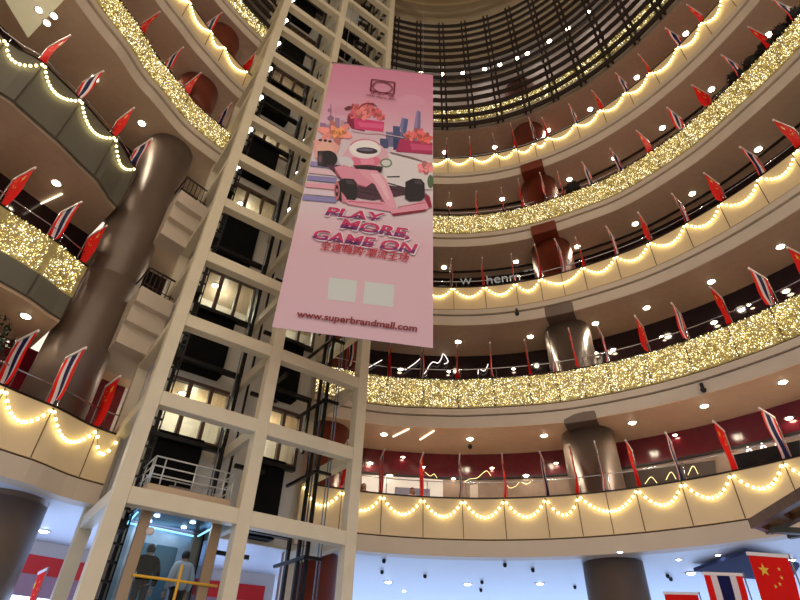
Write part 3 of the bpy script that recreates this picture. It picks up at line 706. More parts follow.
# white display box and grey-blue poster, lowest balcony
def quad_on(pts, off, th, m, name, label, cat):
    P = [onwall(x, y, off) for x, y in pts]; n = Vector((P[0].x-CX, P[0].y-CY, 0)).normalized()*th
    bm = bmesh.new(); a = [bm.verts.new(p) for p in P]; b = [bm.verts.new(p+n) for p in P]; bm.faces.new(a); bm.faces.new(b[::-1]); k = len(P)
    for i in range(k): bm.faces.new((a[i], b[i], b[(i+1) % k], a[(i+1) % k]))
    bmesh.ops.recalc_face_normals(bm, faces=bm.faces[:])
    return tag(obj(name, bm, m), label, cat)
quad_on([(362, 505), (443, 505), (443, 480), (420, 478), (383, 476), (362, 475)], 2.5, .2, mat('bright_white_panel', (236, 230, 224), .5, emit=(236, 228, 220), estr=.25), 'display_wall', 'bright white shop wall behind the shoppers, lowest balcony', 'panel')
quad_on([(394, 502), (430, 502), (430, 489), (395, 487)], 2.4, .05, mat('poster_greyblue', (136, 136, 160), .5), 'poster', 'grey-blue poster on the white shop panel behind the shopper', 'poster')
quad_on([(470, 505), (478, 505), (478, 484), (470, 485)], 2.6, .1, mat('pale_pillar', (206, 196, 184), .5), 'shop_pillar', 'pale lit pillar in the beige shop, lowest balcony', 'pillar')
quad_on([(616, 492), (715, 478), (715, 460), (616, 474)], 2.6, .1, mat('dark_shop', (60, 46, 38), .25), 'shop_window', 'dark shop window with shelves right of the big column, lowest balcony', 'shop window')
quad_on([(733, 478), (800, 466), (800, 440), (733, 455)], 2.55, .1, mat('black_shop', (18, 16, 20), .12), 'shop_window', 'black glossy shop window at the right edge, lowest balcony', 'shop window')

for L_, pts in ((2, [(370, 463), (403, 457), (423, 467), (389.5, 475.5), (492, 468), (453.5, 478.5), (526, 475.5), (556, 463), (675, 435), (789, 418)]),
                (3, [(400.7, 369), (448.6, 371.5), (513.5, 368.8), (714, 322.5), (662, 336.6), (644, 345), (613, 350), (596, 353), (748.5, 304.7), (786, 291)])):
    for i, (x, y) in enumerate(pts):
        p = onwall(x, y, 2.62); s_ = (1, .9)[L_ == 3]
        downlight(p, 'small shop spotlight on the %s shop front, number %s from the tower, %s' % (('maroon', 'black')[L_ == 3], i+1, LEV[L_]), 'shop spotlights', s=.6 if i % 3 else .85)
# topiary balls on the fourth balcony, tree on the lowest balcony at left
M_top1 = mat('dark_foliage', (34, 30, 26), .8, noise=.4, nscale=9)
def leafball(bm, c, r, n, s, squash=1.0):
    for _ in range(n):
        d = Vector((random.gauss(0, 1), random.gauss(0, 1), random.gauss(0, 1))).normalized()*r*random.uniform(.75, 1.05); d.z *= squash
        a = Vector((random.gauss(0, 1), random.gauss(0, 1), random.gauss(0, 1))).normalized()*s; b = a.cross(d).normalized()*s*.55
        p = Vector(c)+d; bm.faces.new([bm.verts.new(p+q) for q in (-a, b, a, -b)])
TOPI = [26.4, 54.6, 57.2, 59.6, 62.1, 64.5]
for i, ps in enumerate(TOPI):
    p = ring(ps, .5, H[5]-1.1); t = thing('topiary_ball', ('round dark topiary ball on its own right of the red-brown column, fourth balcony up' if i == 0 else 'round dark topiary ball above the gold lights, %s of the row at upper right' % ORD[i]), 'plant', p, 0, 'topiary balls')
    bm = bmesh.new(); bmesh.ops.create_icosphere(bm, subdivisions=2, radius=.36, matrix=Matrix.Translation((0, 0, 1.78))); leafball(bm, (0, 0, 1.78), .4, 260, .06); obj('foliage', bm, M_top1, t)
    bm = bmesh.new(); tube(bm, [(0, 0, .4), (0, 0, 1.5)], .035, 6); obj('stem', bm, M_wood, t)
    bm = bmesh.new(); lathe(bm, [(.16, 0), (.24, .45), (.2, .45), (.2, .4)], 16); obj('pot', bm, M_corn, t)
p = ring(-53.8, 1.2, H[2]-1.1); t = thing('potted_tree', 'dark green potted tree behind the flags at the left edge, lowest balcony', 'tree', p)
M_leaf = mat('green_leaves', (34, 52, 30), .6, noise=.4, nscale=5)
bm = bmesh.new()
for k in range(26):
    c = Vector((random.uniform(-.95, .95), random.uniform(-.9, .9), random.uniform(1.9, 3.1))); leafball(bm, c, .42, 110, .075)
obj('foliage', bm, M_leaf, t)
bm = bmesh.new(); tube(bm, [(0, 0, .4), (.03, 0, 1.4), (0, .05, 2.4)], [.06, .05, .03], 7)
for a in range(6): tube(bm, [(0, 0, 1.5+.1*a), (.5*math.cos(a), .5*math.sin(a), 2.1+.12*a)], [.03, .012], 5)
obj('trunk', bm, M_wood, t)
bm = bmesh.new(); lathe(bm, [(.22, 0), (.34, .5), (.29, .5), (.29, .43)], 20); obj('pot', bm, M_corn, t)
# patch of ceiling at the upper left, its brightness put in as faint emission
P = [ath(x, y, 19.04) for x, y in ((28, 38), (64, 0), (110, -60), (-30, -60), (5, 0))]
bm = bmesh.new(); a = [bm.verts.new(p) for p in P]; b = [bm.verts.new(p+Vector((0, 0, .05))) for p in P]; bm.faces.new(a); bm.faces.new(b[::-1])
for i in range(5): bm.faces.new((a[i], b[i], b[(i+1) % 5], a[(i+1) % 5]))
bmesh.ops.recalc_face_normals(bm, faces=bm.faces[:]); struct(obj('ceiling', bm, mat('glowing_soffit', (236, 230, 200), .5, emit=(236, 226, 180), estr=.3)))
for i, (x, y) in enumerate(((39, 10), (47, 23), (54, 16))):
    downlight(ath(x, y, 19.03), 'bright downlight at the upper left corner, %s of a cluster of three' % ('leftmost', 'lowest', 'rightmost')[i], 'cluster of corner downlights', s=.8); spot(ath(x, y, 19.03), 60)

# ------------------------------------------------------------------ the hanging banner
BA = math.radians(-5.35); BN = Vector((math.sin(BA), math.cos(BA), 0)); BD = 12.0
BE = Vector((math.cos(BA), -math.sin(BA), 0)); BO = BN*BD + Vector((0, 0, 7.6))
def bl(x, y, k=0):
    """picture point of the printed design -> banner's own plane coordinates (across, depth, up)"""
    d = ray(x, y); p = d*((BD-k)/d.dot(BN)); q = p-BO
    return Vector((q.dot(BE), -k, q.z))
bn = thing('banner', 'tall pink hanging banner with a race car picture, in front of the lift tower', 'banner', BO, -BA)
def gradmat():
    m = bpy.data.materials.new('banner_print'); m.use_nodes = True; nt = m.node_tree; b = nt.nodes['Principled BSDF']; b.inputs['Roughness'].default_value = .55
    tc = nt.nodes.new('ShaderNodeTexCoord'); sx = nt.nodes.new('ShaderNodeSeparateXYZ'); mr = nt.nodes.new('ShaderNodeMapRange'); r = nt.nodes.new('ShaderNodeValToRGB')
    mr.inputs['From Min'].default_value = 0; mr.inputs['From Max'].default_value = 13.9
    nt.links.new(tc.outputs['Object'], sx.inputs[0]); nt.links.new(sx.outputs['Z'], mr.inputs['Value']); nt.links.new(mr.outputs[0], r.inputs['Fac']); nt.links.new(r.outputs['Color'], b.inputs['Base Color'])
    st = [(0, (214, 180, 196)), (.15, (216, 182, 198)), (.26, (220, 184, 202)), (.36, (222, 202, 216)), (.46, (216, 210, 218)), (.6, (218, 202, 216)), (.72, (218, 170, 196)), (.84, (212, 146, 176)), (1, (206, 130, 162))]
    e = r.color_ramp.elements; e[0].position = 0; e[0].color = srgb(*st[0][1]); e[1].position = 1; e[1].color = srgb(*st[-1][1])
    for p_, c_ in st[1:-1]: q = e.new(p_); q.color = srgb(*c_)
    return m
corners = [(333, 63), (433, 75), (433, 348), (272, 327)]
bm = bmesh.new(); P = [bl(*c) for c in corners]
f = [bm.verts.new(p) for p in P]; g = [bm.verts.new(p+Vector((0, .02, 0))) for p in P]; bm.faces.new(f[::-1]); bm.faces.new(g)
for i in range(4): bm.faces.new((f[i], f[(i+1) % 4], g[(i+1) % 4], g[i]))
obj('sheet', bm, gradmat(), bn)
bm = bmesh.new(); tube(bm, [P[0]+Vector((-.05, .01, .03)), P[1]+Vector((.05, .01, .03))], .04, 8); obj('top_bar', bm, M_pole, bn)
bm = bmesh.new()
for p_ in (P[0].lerp(P[1], .1), P[0].lerp(P[1], .9)): tube(bm, [p_+Vector((0, .01, .05)), Vector((p_.x, .01, 43-7.6))], .008, 4)
obj('hanging_wire', bm, M_pole, bn)
ART = bmesh.new(); AM = []; AK = {}; ak = [0]
def am(c):
    if c not in AK: AK[c] = len(AM); AM.append(mat('print_%d_%d_%d' % c, c, .55))
    return AK[c]
def poly(pts, c, sc_=1, ox=0, oy=0):
    ak[0] += 1; k = .002+ak[0]*.00016
    F = ART.faces.new([ART.verts.new(bl(ox+x/sc_, oy+y/sc_, k)) for x, y in pts]); F.material_index = am(c)
def ell(cx, cy, rx, ry, c, sc_=1, ox=0, oy=0, rot=0, n=22, a0=0, a1=360):
    q = []
    for i in range(n):
        a = math.radians(a0+(a1-a0)*i/n); x, y = rx*math.cos(a), ry*math.sin(a); q.append((cx+x*math.cos(rot)-y*math.sin(rot), cy+x*math.sin(rot)+y*math.cos(rot)))
    poly(q, c, sc_, ox, oy)
def stroke(pts, w, c, sc_=1, ox=0, oy=0, closed=False):
    if closed: pts = pts+[pts[0]]
    for (x0, y0), (x1, y1) in zip(pts, pts[1:]):
        l = math.hypot(x1-x0, y1-y0) or 1; nx, ny = -(y1-y0)/l*w/2, (x1-x0)/l*w/2
        poly([(x0+nx, y0+ny), (x1+nx, y1+ny), (x1-nx, y1-ny), (x0-nx, y0-ny)], c, sc_, ox, oy)
def circ(cx, cy, rx, ry, rot=0, n=22, a0=0, a1=360):
    q = []
    for i in range(n+1):
        a = math.radians(a0+(a1-a0)*i/n); x, y = rx*math.cos(a), ry*math.sin(a); q.append((cx+x*math.cos(rot)-y*math.sin(rot), cy+x*math.sin(rot)+y*math.cos(rot)))
    return q
A = (6, 310, 60); B = (5.714, 300, 130)
# pale clouds
for cx, cy, rx, ry in ((600, 250, 90, 40), (200, 300, 90, 30)): ell(cx, cy, rx, ry, (214, 156, 184), *A)
# skyline
poly([(122, 262), (127, 262), (130, 390), (120, 390)], (150, 112, 150), *A); ell(118, 302, 13, 12, (160, 112, 150), *A); ell(124, 350, 20, 17, (150, 108, 146), *A)
for x0, y0, x1, y1, c in ((60, 375, 95, 420, (150, 120, 160)), (95, 385, 140, 420, (176, 140, 170)), (150, 345, 178, 410, (156, 124, 160)), (182, 360, 205, 412, (190, 150, 178)), (205, 370, 235, 415, (140, 108, 146)), (455, 430, 500, 520, (112, 112, 150)), (498, 395, 540, 520, (74, 84, 132)), (540, 430, 575, 530, (96, 106, 150)), (575, 440, 640, 520, (128, 128, 166)), (420, 470, 470, 530, (70, 80, 126)), (500, 470, 530, 540, (52, 62, 112))):
    poly([(x0, y0), (x1, y0+4), (x1, y1), (x0, y1)], c, *A)
poly([(552, 345), (590, 356), (578, 432), (548, 440), (540, 395)], (86, 96, 146), *A); poly([(552, 345), (566, 349), (556, 436), (548, 440), (540, 395)], (118, 126, 172), *A)
poly([(638, 308), (650, 302), (664, 314), (662, 420), (620, 425)], (150, 132, 178), *A); poly([(650, 302), (664, 314), (662, 420), (644, 422)], (118, 110, 160), *A)
# bouquet in a bright pot
poly([(226, 330), (300, 330), (330, 430), (250, 412), (222, 372)], (132, 32, 72), *A); poly([(262, 345), (446, 372), (440, 432), (268, 412)], (214, 62, 122), *A)
poly([(285, 372), (440, 385), (436, 412), (300, 400)], (226, 96, 146), *A)
def rose(cx, cy, r, c, sc3, sq_=.72):
    d = tuple(max(0, int(v*.8)) for v in c); l = tuple(min(255, int(v*1.1)) for v in c)
    for k in range(6):
        a = k*1.047+cx*.1; ell(cx+r*.5*math.cos(a), cy+r*.5*sq_*math.sin(a), r*.52, r*.5*sq_, (c, l, d)[k % 3], *sc3, a, 12)
    for k in range(4):
        a = k*1.6+cy*.1; ell(cx+r*.25*math.cos(a), cy+r*.25*sq_*math.sin(a), r*.34, r*.32*sq_, (l, d, c)[k % 3], *sc3, a, 10)
    stroke(circ(cx, cy, r*.2, r*.2*sq_, 0, 6, 0, 260), r*.07, tuple(int(v*.62) for v in c), *sc3)
for cx, cy, r, c in ((272, 290, 36, (206, 98, 106)), (350, 282, 44, (214, 110, 120)), (396, 316, 36, (204, 94, 104)), (425, 342, 28, (214, 104, 112)), (262, 330, 32, (214, 96, 116)), (318, 322, 48, (226, 128, 132))): rose(cx, cy, r, c, A)
poly([(205, 288), (232, 274), (258, 280), (240, 300), (212, 302)], (104, 44, 62), *A); stroke(circ(350, 300, 58, 40, 0, 10, 190, 330), 5, (110, 44, 60), *A)
# right pot
poly([(540, 472), (735, 496), (735, 566), (515, 548)], (176, 44, 98), *A); poly([(600, 500), (735, 512), (735, 545), (610, 540)], (206, 80, 130), *A)
rose(600, 455, 44, (222, 112, 108), A, .55); rose(690, 470, 48, (226, 106, 100), A, .6); rose(650, 440, 44, (222, 108, 112), A, .6)
# left big rose
rose(150, 436, 108, (234, 146, 142), A, .42); rose(168, 434, 52, (240, 156, 104), A, .5)
poly([(20, 480), (120, 470), (180, 520), (150, 580), (30, 590)], (232, 172, 170), *A); ell(90, 530, 52, 36, (236, 184, 170), *A)
stroke([(250, 424), (340, 440), (420, 440), (560, 466)], 5, (206, 180, 200), *A)
for x, y in ((62, 480), (92, 483), (120, 488)): ell(x, y, 11, 8, (60, 44, 62), *A)
# road: blurred kerb stripes
for y0, c in ((178, (150, 142, 198)), (218, (228, 196, 216)), (258, (140, 134, 192)), (298, (230, 166, 188)), (338, (222, 206, 224)), (372, (140, 138, 196))):
    e_ = lambda q: (333-61*(130+q/5.714-63)/264-300)*5.714+4
    poly([(e_(y0), y0), (212, y0+14), (206, y0+44), (e_(y0+26), y0+26)], c, *B)
poly([(500, 130), (757, 200), (757, 340), (480, 330), (470, 160)], (222, 218, 226), *B); stroke([(515, 128), (640, 158), (730, 190)], 7, (130, 104, 116), *B)
# race car
ell(158, 165, 56, 48, (30, 24, 34), *B); poly([(100, 120), (150, 118), (150, 212), (100, 205)], (30, 24, 34), *B); ell(116, 165, 17, 42, (62, 54, 66), *B); ell(114, 165, 9, 22, (120, 84, 104), *B)
poly([(150, 200), (330, 200), (420, 300), (600, 330), (640, 360), (420, 400), (300, 380), (210, 260)], (78, 46, 66), *B)
poly([(240, 150), (300, 60), (360, 45), (430, 60), (500, 120), (510, 180), (460, 215), (300, 215)], (222, 176, 196), *B)
ell(372, 178, 92, 34, (222, 120, 156), *B); ell(372, 108, 92, 56, (232, 226, 234), *B); ell(372, 104, 84, 46, (240, 236, 242), *B)
ell(382, 118, 62, 19, (52, 42, 60), *B, .06); ell(376, 113, 44, 8, (112, 104, 130), *B, .06); stroke(circ(372, 106, 88, 52, 0, 12, 200, 340), 5, (204, 96, 140), *B)
poly([(345, 168), (420, 166), (430, 196), (350, 198)], (236, 150, 178), *B)
ell(262, 182, 46, 30, (216, 214, 226), *B, .3); poly([(196, 212), (250, 198), (335, 226), (424, 292), (382, 322), (290, 300), (232, 268)], (222, 150, 176), *B); poly([(196, 212), (232, 268), (290, 300), (382, 322), (372, 334), (268, 312), (206, 250)], (176, 84, 120), *B)
poly([(305, 206), (470, 212), (466, 240), (400, 250), (340, 232)], (40, 24, 38), *B); stroke([(306, 206), (390, 204), (472, 214)], 9, (60, 34, 50), *B); stroke([(430, 206), (424, 246)], 8, (70, 40, 56), *B)
ell(492, 188, 34, 26, (92, 132, 104), *B); ell(492, 188, 26, 18, (214, 214, 216), *B)
for a, b in (((330, 320), (440, 352)), ((332, 350), (450, 372)), ((492, 300), (604, 332)), ((500, 330), (606, 356)), ((498, 268), (570, 266))): stroke([a, b], 7, (48, 34, 46), *B)
poly([(330, 222), (440, 232), (492, 280), (530, 370), (548, 432), (534, 452), (508, 446), (470, 392), (428, 312), (360, 262)], (228, 164, 188), *B)
poly([(400, 246), (452, 252), (484, 300), (514, 390), (500, 400), (462, 330), (420, 276)], (238, 190, 208), *B); poly([(470, 392), (508, 446), (534, 452), (500, 452), (456, 404)], (150, 66, 98), *B)
for cx, x0, x1 in ((268, 205, 328), (658, 596, 714)):
    poly([(x0+6, 296), (x0+50, 276), (x1-22, 280), (x1-2, 306), (x1, 380), (x1-18, 402), (x0+30, 406), (x0+4, 390)], (28, 22, 32), *B)
    poly([(x0+55, 284), (x1-26, 288), (x1-12, 312), (x0+62, 306)], (70, 62, 74), *B)
ell(211, 346, 16, 56, (198, 112, 132), *B); ell(211, 346, 9, 34, (34, 26, 36), *B); ell(211, 346, 5, 12, (196, 130, 150), *B)
poly([(236, 352), (262, 384), (276, 418), (240, 412)], (216, 132, 160), *B)
poly([(262, 398), (480, 412), (510, 440), (545, 452), (708, 402), (752, 412), (752, 440), (720, 456), (536, 486), (514, 466), (268, 424)], (226, 156, 182), *B)
stroke([(276, 408), (476, 424)], 5, (190, 84, 120), *B); stroke([(560, 440), (716, 414)], 5, (190, 84, 120), *B); poly([(524, 478), (720, 452), (724, 462), (530, 490)], (140, 22, 56), *B)
poly([(716, 358), (740, 380), (754, 440), (738, 446), (714, 398)], (150, 24, 60), *B)
rose(716, 216, 48, (232, 142, 150), B, .7); ell(746, 294, 18, 38, (84, 108, 80), *B)
# logo
D = (110, 26, 44); S = (15, 360, 65)
stroke([(178, 212), (522, 258), (506, 440), (158, 382)], 13, D, *S, closed=True); stroke([(178, 212), (158, 382)], 24, D, *S); stroke([(522, 258), (506, 440)], 24, D, *S)
stroke(circ(338, 332, 146, 82, .16, 30), 15, D, *S)
# plain cards where codes are printed
ob = obj('printed_artwork', ART, AM, bn)
for q in ([(329, 277.5), (357, 280.5), (355.4, 302.4), (327.5, 299.4)], [(365, 281.4), (394.4, 285), (393, 307), (363, 303.6)]):
    bm = bmesh.new(); bm.faces.new([bm.verts.new(bl(x, y, .004)) for x, y in q]); obj('blank_card', bm, mat('card_white', (204, 212, 214), .5), bn)
def text_px(txt, p0, p1, up, col, k, bold=.0, name='lettering', squeeze=None):
    cu = bpy.data.curves.new('lettering', 'FONT'); cu.body = txt; cu.size = 1; cu.offset = bold; cu.resolution_u = 4
    o = bpy.data.objects.new('lettering', cu); C.objects.link(o); dg = bpy.context.evaluated_depsgraph_get()
    me = bpy.data.meshes.new_from_object(o.evaluated_get(dg)); bpy.data.objects.remove(o)
    xs = [v.co.x for v in me.vertices]; x0, x1 = min(xs), max(xs); ch = .73
    for v in me.vertices:
        u, w = (v.co.x-x0)/(x1-x0), v.co.y/ch
        v.co = bl(p0[0]+(p1[0]-p0[0])*u+up[0]*w, p0[1]+(p1[1]-p0[1])*u+up[1]*w, k)
    me.materials.clear(); me.materials.append(col if not isinstance(col, tuple) else mat('ink_%d_%d_%d' % col, col, .55))
    q = bpy.data.objects.new(name, me); C.objects.link(q); q.parent = bn; return q
KK = .002+ak[0]*.00016+.001
def slogan_mat():
    return mat('ink_magenta', (198, 40, 104), .5)
M_mag = slogan_mat(); M_halo = mat('ink_white_halo', (232, 222, 234), .5)
for txt, p0, p1, up in (('PLAY', (324.8, 215.0), (381.5, 221.6), (4.6, -8.4)), ('MORE,', (339.8, 227.6), (409.5, 238.4), (4.4, -9.2)), ('GAME ON', (311.5, 238.2), (414.0, 253.4), (4.6, -9.4))):
    text_px(txt, (p0[0]-.6, p0[1]+.5), (p1[0]+1.1, p1[1]+.9), (up[0]*1.08, up[1]*1.1), M_halo, KK, .055, 'slogan_outline')
    text_px(txt, p0, p1, up, M_mag, KK+.001, .03, 'slogan')
    text_px(txt, (p0[0]-.1, p0[1]+.1), (p1[0]-.1, p1[1]+.1), (up[0]*.42, up[1]*.42), (112, 34, 110), KK+.002, .03, 'slogan_shade')
text_px('全速嗨购·潮流主场', (319.4, 248.6), (407.6, 261.2), (2.4, -7.2), (186, 34, 62), KK, .012, 'slogan_characters')
text_px('www.superbrandmall.com', (296.2, 316.3), (416.8, 331.4), (1.2, -6.4), (126, 16, 44), KK, .03, 'web_address')
text_px('正大广场', (370.2, 93.2), (394.0, 97.5), (.3, -2.0), (120, 34, 54), KK, .01, 'logo_characters')
text_px('SUPER BRAND MALL', (366.0, 95.2), (396.5, 100.4), (.2, -1.3), (120, 34, 54), KK, .02, 'logo_lettering')

# ------------------------------------------------------------------ people
def skin_mesh(name, verts, edges, radii, m, parent, root=0, sub=2):
    me = bpy.data.meshes.new(name); me.from_pydata([tuple(v) for v in verts], edges, []); me.update()
    o = bpy.data.objects.new(name, me); C.objects.link(o)
    md = o.modifiers.new('skin', 'SKIN'); md.use_smooth_shade = True
    sv = me.skin_vertices[0].data
    for i, r in enumerate(radii): sv[i].radius = (r, r) if not isinstance(r, tuple) else r
    sv[root].use_root = True
    sb = o.modifiers.new('sub', 'SUBSURF'); sb.levels = sub; sb.render_levels = sub
    dg = bpy.context.evaluated_depsgraph_get(); m2 = bpy.data.meshes.new_from_object(o.evaluated_get(dg)); bpy.data.objects.remove(o)
    m2.name = name; m2.materials.clear(); m2.materials.append(m)
    for p_ in m2.polygons: p_.use_smooth = True
    q = bpy.data.objects.new(name, m2); C.objects.link(q); q.parent = parent; return q
def merge_into(dst, srcs):
    bm = bmesh.new(); bm.from_mesh(dst.data)
    for s in srcs: bm.from_mesh(s.data)
    bm.to_mesh(dst.data); bm.free()
    for s in srcs: bpy.data.objects.remove(s)
    for p_ in dst.data.polygons: p_.use_smooth = True
def person(pos, rz, label, shirt, trousers, hair, sc_=1.0, long_hair=False, hands=None, headturn=0, bulk=1.0):
    """faces local -y; hands = targets (x, y, z) for right and left wrist"""
    t = thing('person', label, 'person', pos, rz); t.scale = (sc_,)*3
    skin = mat('skin_tone', (214, 160, 128), .5); 
    hands = hands or [(-.27, -.08, .84), (.27, -.08, .84)]
    V = [(0, 0, .95), (0, .01, 1.12), (0, .02, 1.30), (0, .01, 1.43), (0, 0, 1.50), (0, -.015, 1.56)]; R = [(.15, .10), (.135, .095), (.155, .10), (.11, .08), .052, .052]
    Ed = [(0, 1), (1, 2), (2, 3), (3, 4), (4, 5)]
    def add(v, r, prev): V.append(v); R.append(r); Ed.append((prev, len(V)-1)); return len(V)-1
    el = []
    for s, hd in ((-1, hands[0]), (1, hands[1])):
        a = add((s*.10, .01, 1.42), .065, 3); a = add((s*.185, .015, 1.405), .06, a)
        e = Vector((s*.26, .05, 1.12)).lerp(Vector(((s*.19+hd[0])/2+s*.05, hd[1]/2+.08, (1.4+hd[2])/2)), .8); el.append(e)
        a = add(tuple(e), .043, a); a = add(hd, .027, a)
        a = add((s*.09, 0, .88), .085, 0); a = add((s*.10, -.015, .50), .055, a); a = add((s*.10, .01, .28), .05, a); a = add((s*.10, .02, .09), .036, a); a = add((s*.105, -.06, .04), .036, a); add((s*.11, -.16, .03), .03, a)
    body = skin_mesh('body', V, Ed, R, skin, t)
    extra = []
    # head with face
    hm = bmesh.new(); bmesh.ops.create_uvsphere(hm, u_segments=24, v_segments=18, radius=.105)
    for v in hm.verts:
        v.co.z *= 1.18; v.co.x *= .80
        if v.co.z < 0: v.co.x *= 1+v.co.z*2.0; v.co.y *= 1+v.co.z*1.1
        if v.co.y < -.05 and abs(v.co.x) < .018 and -.045 < v.co.z < .02: v.co.y -= .018
    bmesh.ops.create_icosphere(hm, subdivisions=1, radius=.016, matrix=Matrix.Translation((0, -.108, -.02)))
    for s in (-1, 1): bmesh.ops.create_icosphere(hm, subdivisions=1, radius=.022, matrix=Matrix.Translation((s*.083, .005, -.005)) @ Matrix.Diagonal((.5, 1, 1.3, 1)))
    bmesh.ops.transform(hm, matrix=Matrix.Translation((0, -.02, 1.625)) @ Matrix.Rotation(headturn, 4, 'Z'), verts=hm.verts)
    ho = obj('head', hm, skin); extra.append(ho)
    # hands with five fingers
    for s, hd, e in ((-1, hands[0], el[0]), (1, hands[1], el[1])):
        h_ = Vector(hd); d = (h_-e).normalized(); sd = d.cross(Vector((0, 0, 1)));
        sd = (sd if sd.length > .1 else Vector((0, 1, 0))).normalized(); nrm = sd.cross(d).normalized(); curl = -nrm if nrm.z > 0 else nrm
        extra.append(skin_mesh('palm', [h_, h_+d*.045, h_+d*.085], [(0, 1), (1, 2)], [(.022, .016), (.036, .014), (.036, .013)], skin, None, sub=1))
        for k, ln in enumerate((.062, .074, .068, .052)):
            b = h_+d*.075+sd*(k-1.5)*.019; extra.append(skin_mesh('f', [b, b+d*ln*.5+curl*.006, b+d*ln*.85+curl*.026, b+d*ln+curl*.045], [(0, 1), (1, 2), (2, 3)], [.009, .0085, .008, .007], skin, None, sub=1))
        b = h_+d*.03+sd*-.03; extra.append(skin_mesh('f', [b, b-sd*.022+d*.025+curl*.008, b-sd*.03+d*.055+curl*.02], [(0, 1), (1, 2)], [.011, .01, .008], skin, None, sub=1))
    merge_into(body, extra)
    # face details
    em = bmesh.new()
    rot = Matrix.Translation((0, -.02, 1.625)) @ Matrix.Rotation(headturn, 4, 'Z')
    for s in (-1, 1): bmesh.ops.create_icosphere(em, subdivisions=1, radius=.011, matrix=rot @ Matrix.Translation((s*.032, -.094, .008)))
    obj('eyes', em, mat('eye_dark', (30, 22, 20), .3), t)
    em = bmesh.new(); bmesh.ops.create_icosphere(em, subdivisions=2, radius=.02, matrix=rot @ Matrix.Translation((0, -.083, -.058)) @ Matrix.Diagonal((1.1, .5, .35, 1))); obj('mouth', em, mat('lip_red', (176, 84, 80), .5), t)
    # clothing
    g = lambda r, k: (r[0]+k, r[1]+k) if isinstance(r, tuple) else r+k
    Vs = [(0, 0, .82)]+V[1:4]; Rs = [(.165*bulk, .125*bulk), (.155*bulk, .115*bulk), (.175*bulk, .12*bulk), (.13, .09)]; Es = [(0, 1), (1, 2), (2, 3)]
    for s, e, hd in ((-1, el[0], hands[0]), (1, el[1], hands[1])):
        k = len(Vs); w = Vector(hd)
        Vs += [(s*.11, .01, 1.42), (s*.19, .015, 1.40), tuple(e), tuple(e.lerp(w, .88))]; Rs += [.08*bulk, .084*bulk, .066*bulk, .046*bulk]; Es += [(3, k), (k, k+1), (k+1, k+2), (k+2, k+3)]
    skin_mesh('shirt', Vs, Es, Rs, shirt, t)
    Vt = [(0, 0, .96)]; Rt = [(.16, .115)]; Et = []
    for s in (-1, 1):
        k = len(Vt); Vt += [(s*.09, 0, .86), (s*.10, -.012, .50), (s*.10, .01, .12)]; Rt += [.10, .072, .058]; Et += [(0, k), (k, k+1), (k+1, k+2)]
    skin_mesh('trousers', Vt, Et, Rt, trousers, t)
    bm = bmesh.new()
    for s in (-1, 1):
        b2 = bmesh.new(); bevbox(b2, s*.105-.045, s*.105+.045, -.2, .06, 0, .085, .025); me = bpy.data.meshes.new('t'); b2.to_mesh(me); b2.free(); bm.from_mesh(me); bpy.data.meshes.remove(me)
    obj('shoes', bm, M_pit, t)
    hb = bmesh.new(); bmesh.ops.create_uvsphere(hb, u_segments=24, v_segments=16, radius=.116)
    for v in hb.verts:
        v.co.z *= 1.16; v.co.x *= .84
    kill = [v for v in hb.verts if (v.co.y < -.04 and v.co.z < .04) or v.co.z < (-.075 if not long_hair else -.12)]
    bmesh.ops.delete(hb, geom=kill, context='VERTS')
    if long_hair:
        for v in hb.verts:
            if v.co.z < -.02: v.co.z = v.co.z*2.0; v.co.y += .01
    bmesh.ops.solidify(hb, geom=hb.faces[:], thickness=.012)
    bmesh.ops.transform(hb, matrix=Matrix.Translation((0, -.012, 1.632)) @ Matrix.Rotation(headturn, 4, 'Z'), verts=hb.verts)
    for f_ in hb.faces: f_.smooth = True
    obj('hair', hb, hair, t)
    return t
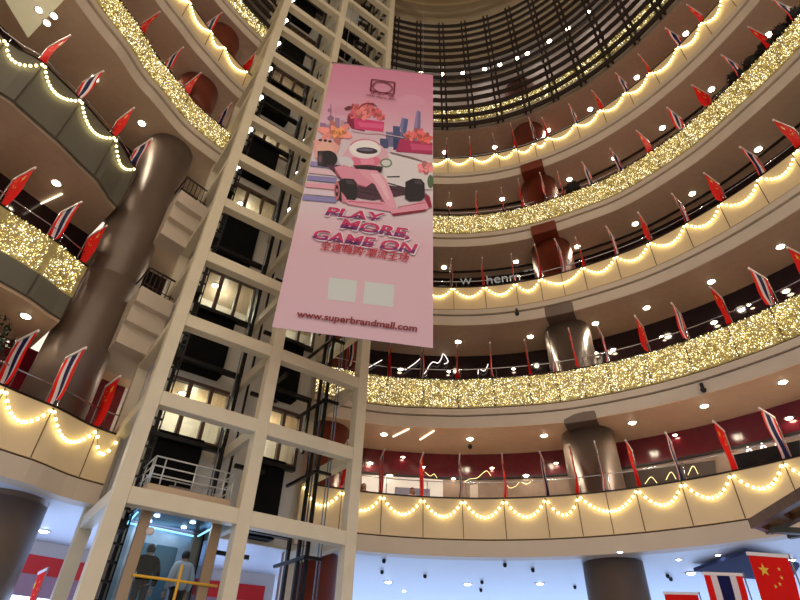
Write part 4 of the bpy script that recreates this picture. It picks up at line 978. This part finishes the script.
M_hair = mat('black_hair', (22, 17, 16), .5); M_hairb = mat('brown_hair', (92, 50, 28), .5)
M_dark = mat('black_jacket', (10, 10, 14), .9, spec=.05); M_wsh = mat('white_shirt', (214, 216, 222), .7); M_trd = mat('dark_trousers', (26, 26, 32), .7)
qm = Matrix.Translation(cab.location) @ Matrix.Rotation(TA, 4, 'Z')
p = qm @ Vector((1.3, 1.0, 0)); person(p, TA+PI, 'person in a black jacket seen from behind inside the glass lift cab', M_dark, M_trd, M_hair, 1.05, bulk=1.22)
p = qm @ Vector((2.22, 1.1, 0)); person(p, TA+PI+.2, 'person in a white shirt seen from behind inside the glass lift cab', M_wsh, M_trd, M_hair, 1.05, bulk=1.18)
for x, lab, sh, hr, lh in ((363.5, 'person with long brown hair and rust top on the lowest balcony, right beside the tower', mat('rust_top', (150, 60, 44), .7), M_hairb, True), (412, 'person with long dark hair in front of the grey-blue poster, lowest balcony', mat('pale_top', (214, 196, 190), .7), M_hair, True)):
    ps = 0
    for k in range(4000):
        ps = -12+k*.006; q = ring(ps, .85, 6.4)
        fw = q.y*math.cos(PIT)+q.z*math.sin(PIT); u = -q.y*math.sin(PIT)+q.z*math.cos(PIT)
        X = F_PX*q.x/fw; Y = F_PX*u/fw; X = math.cos(ROLL)*X+math.sin(ROLL)*Y
        if 400+X > x: break
    q = ring(ps, .85, H[2]-1.1)
    person(q, ringrot(ps)-PI/2+0, lab, sh, M_trd, hr, .97, lh)

# ------------------------------------------------------------------ ambient light of the hall
w = bpy.data.worlds.new('hall'); sc.world = w; w.use_nodes = True
bg = w.node_tree.nodes['Background']; bg.inputs[0].default_value = srgb(255, 236, 214); bg.inputs[1].default_value = 1.28
sc.view_settings.view_transform = 'Standard'; sc.view_settings.look = 'None'; sc.view_settings.exposure = 0; sc.view_settings.gamma = 1
sc.view_settings.use_curve_mapping = False
sc.cycles.use_denoising = True; sc.cycles.max_bounces = 6; sc.cycles.transparent_max_bounces = 12
sc.cycles.sample_clamp_indirect = 4
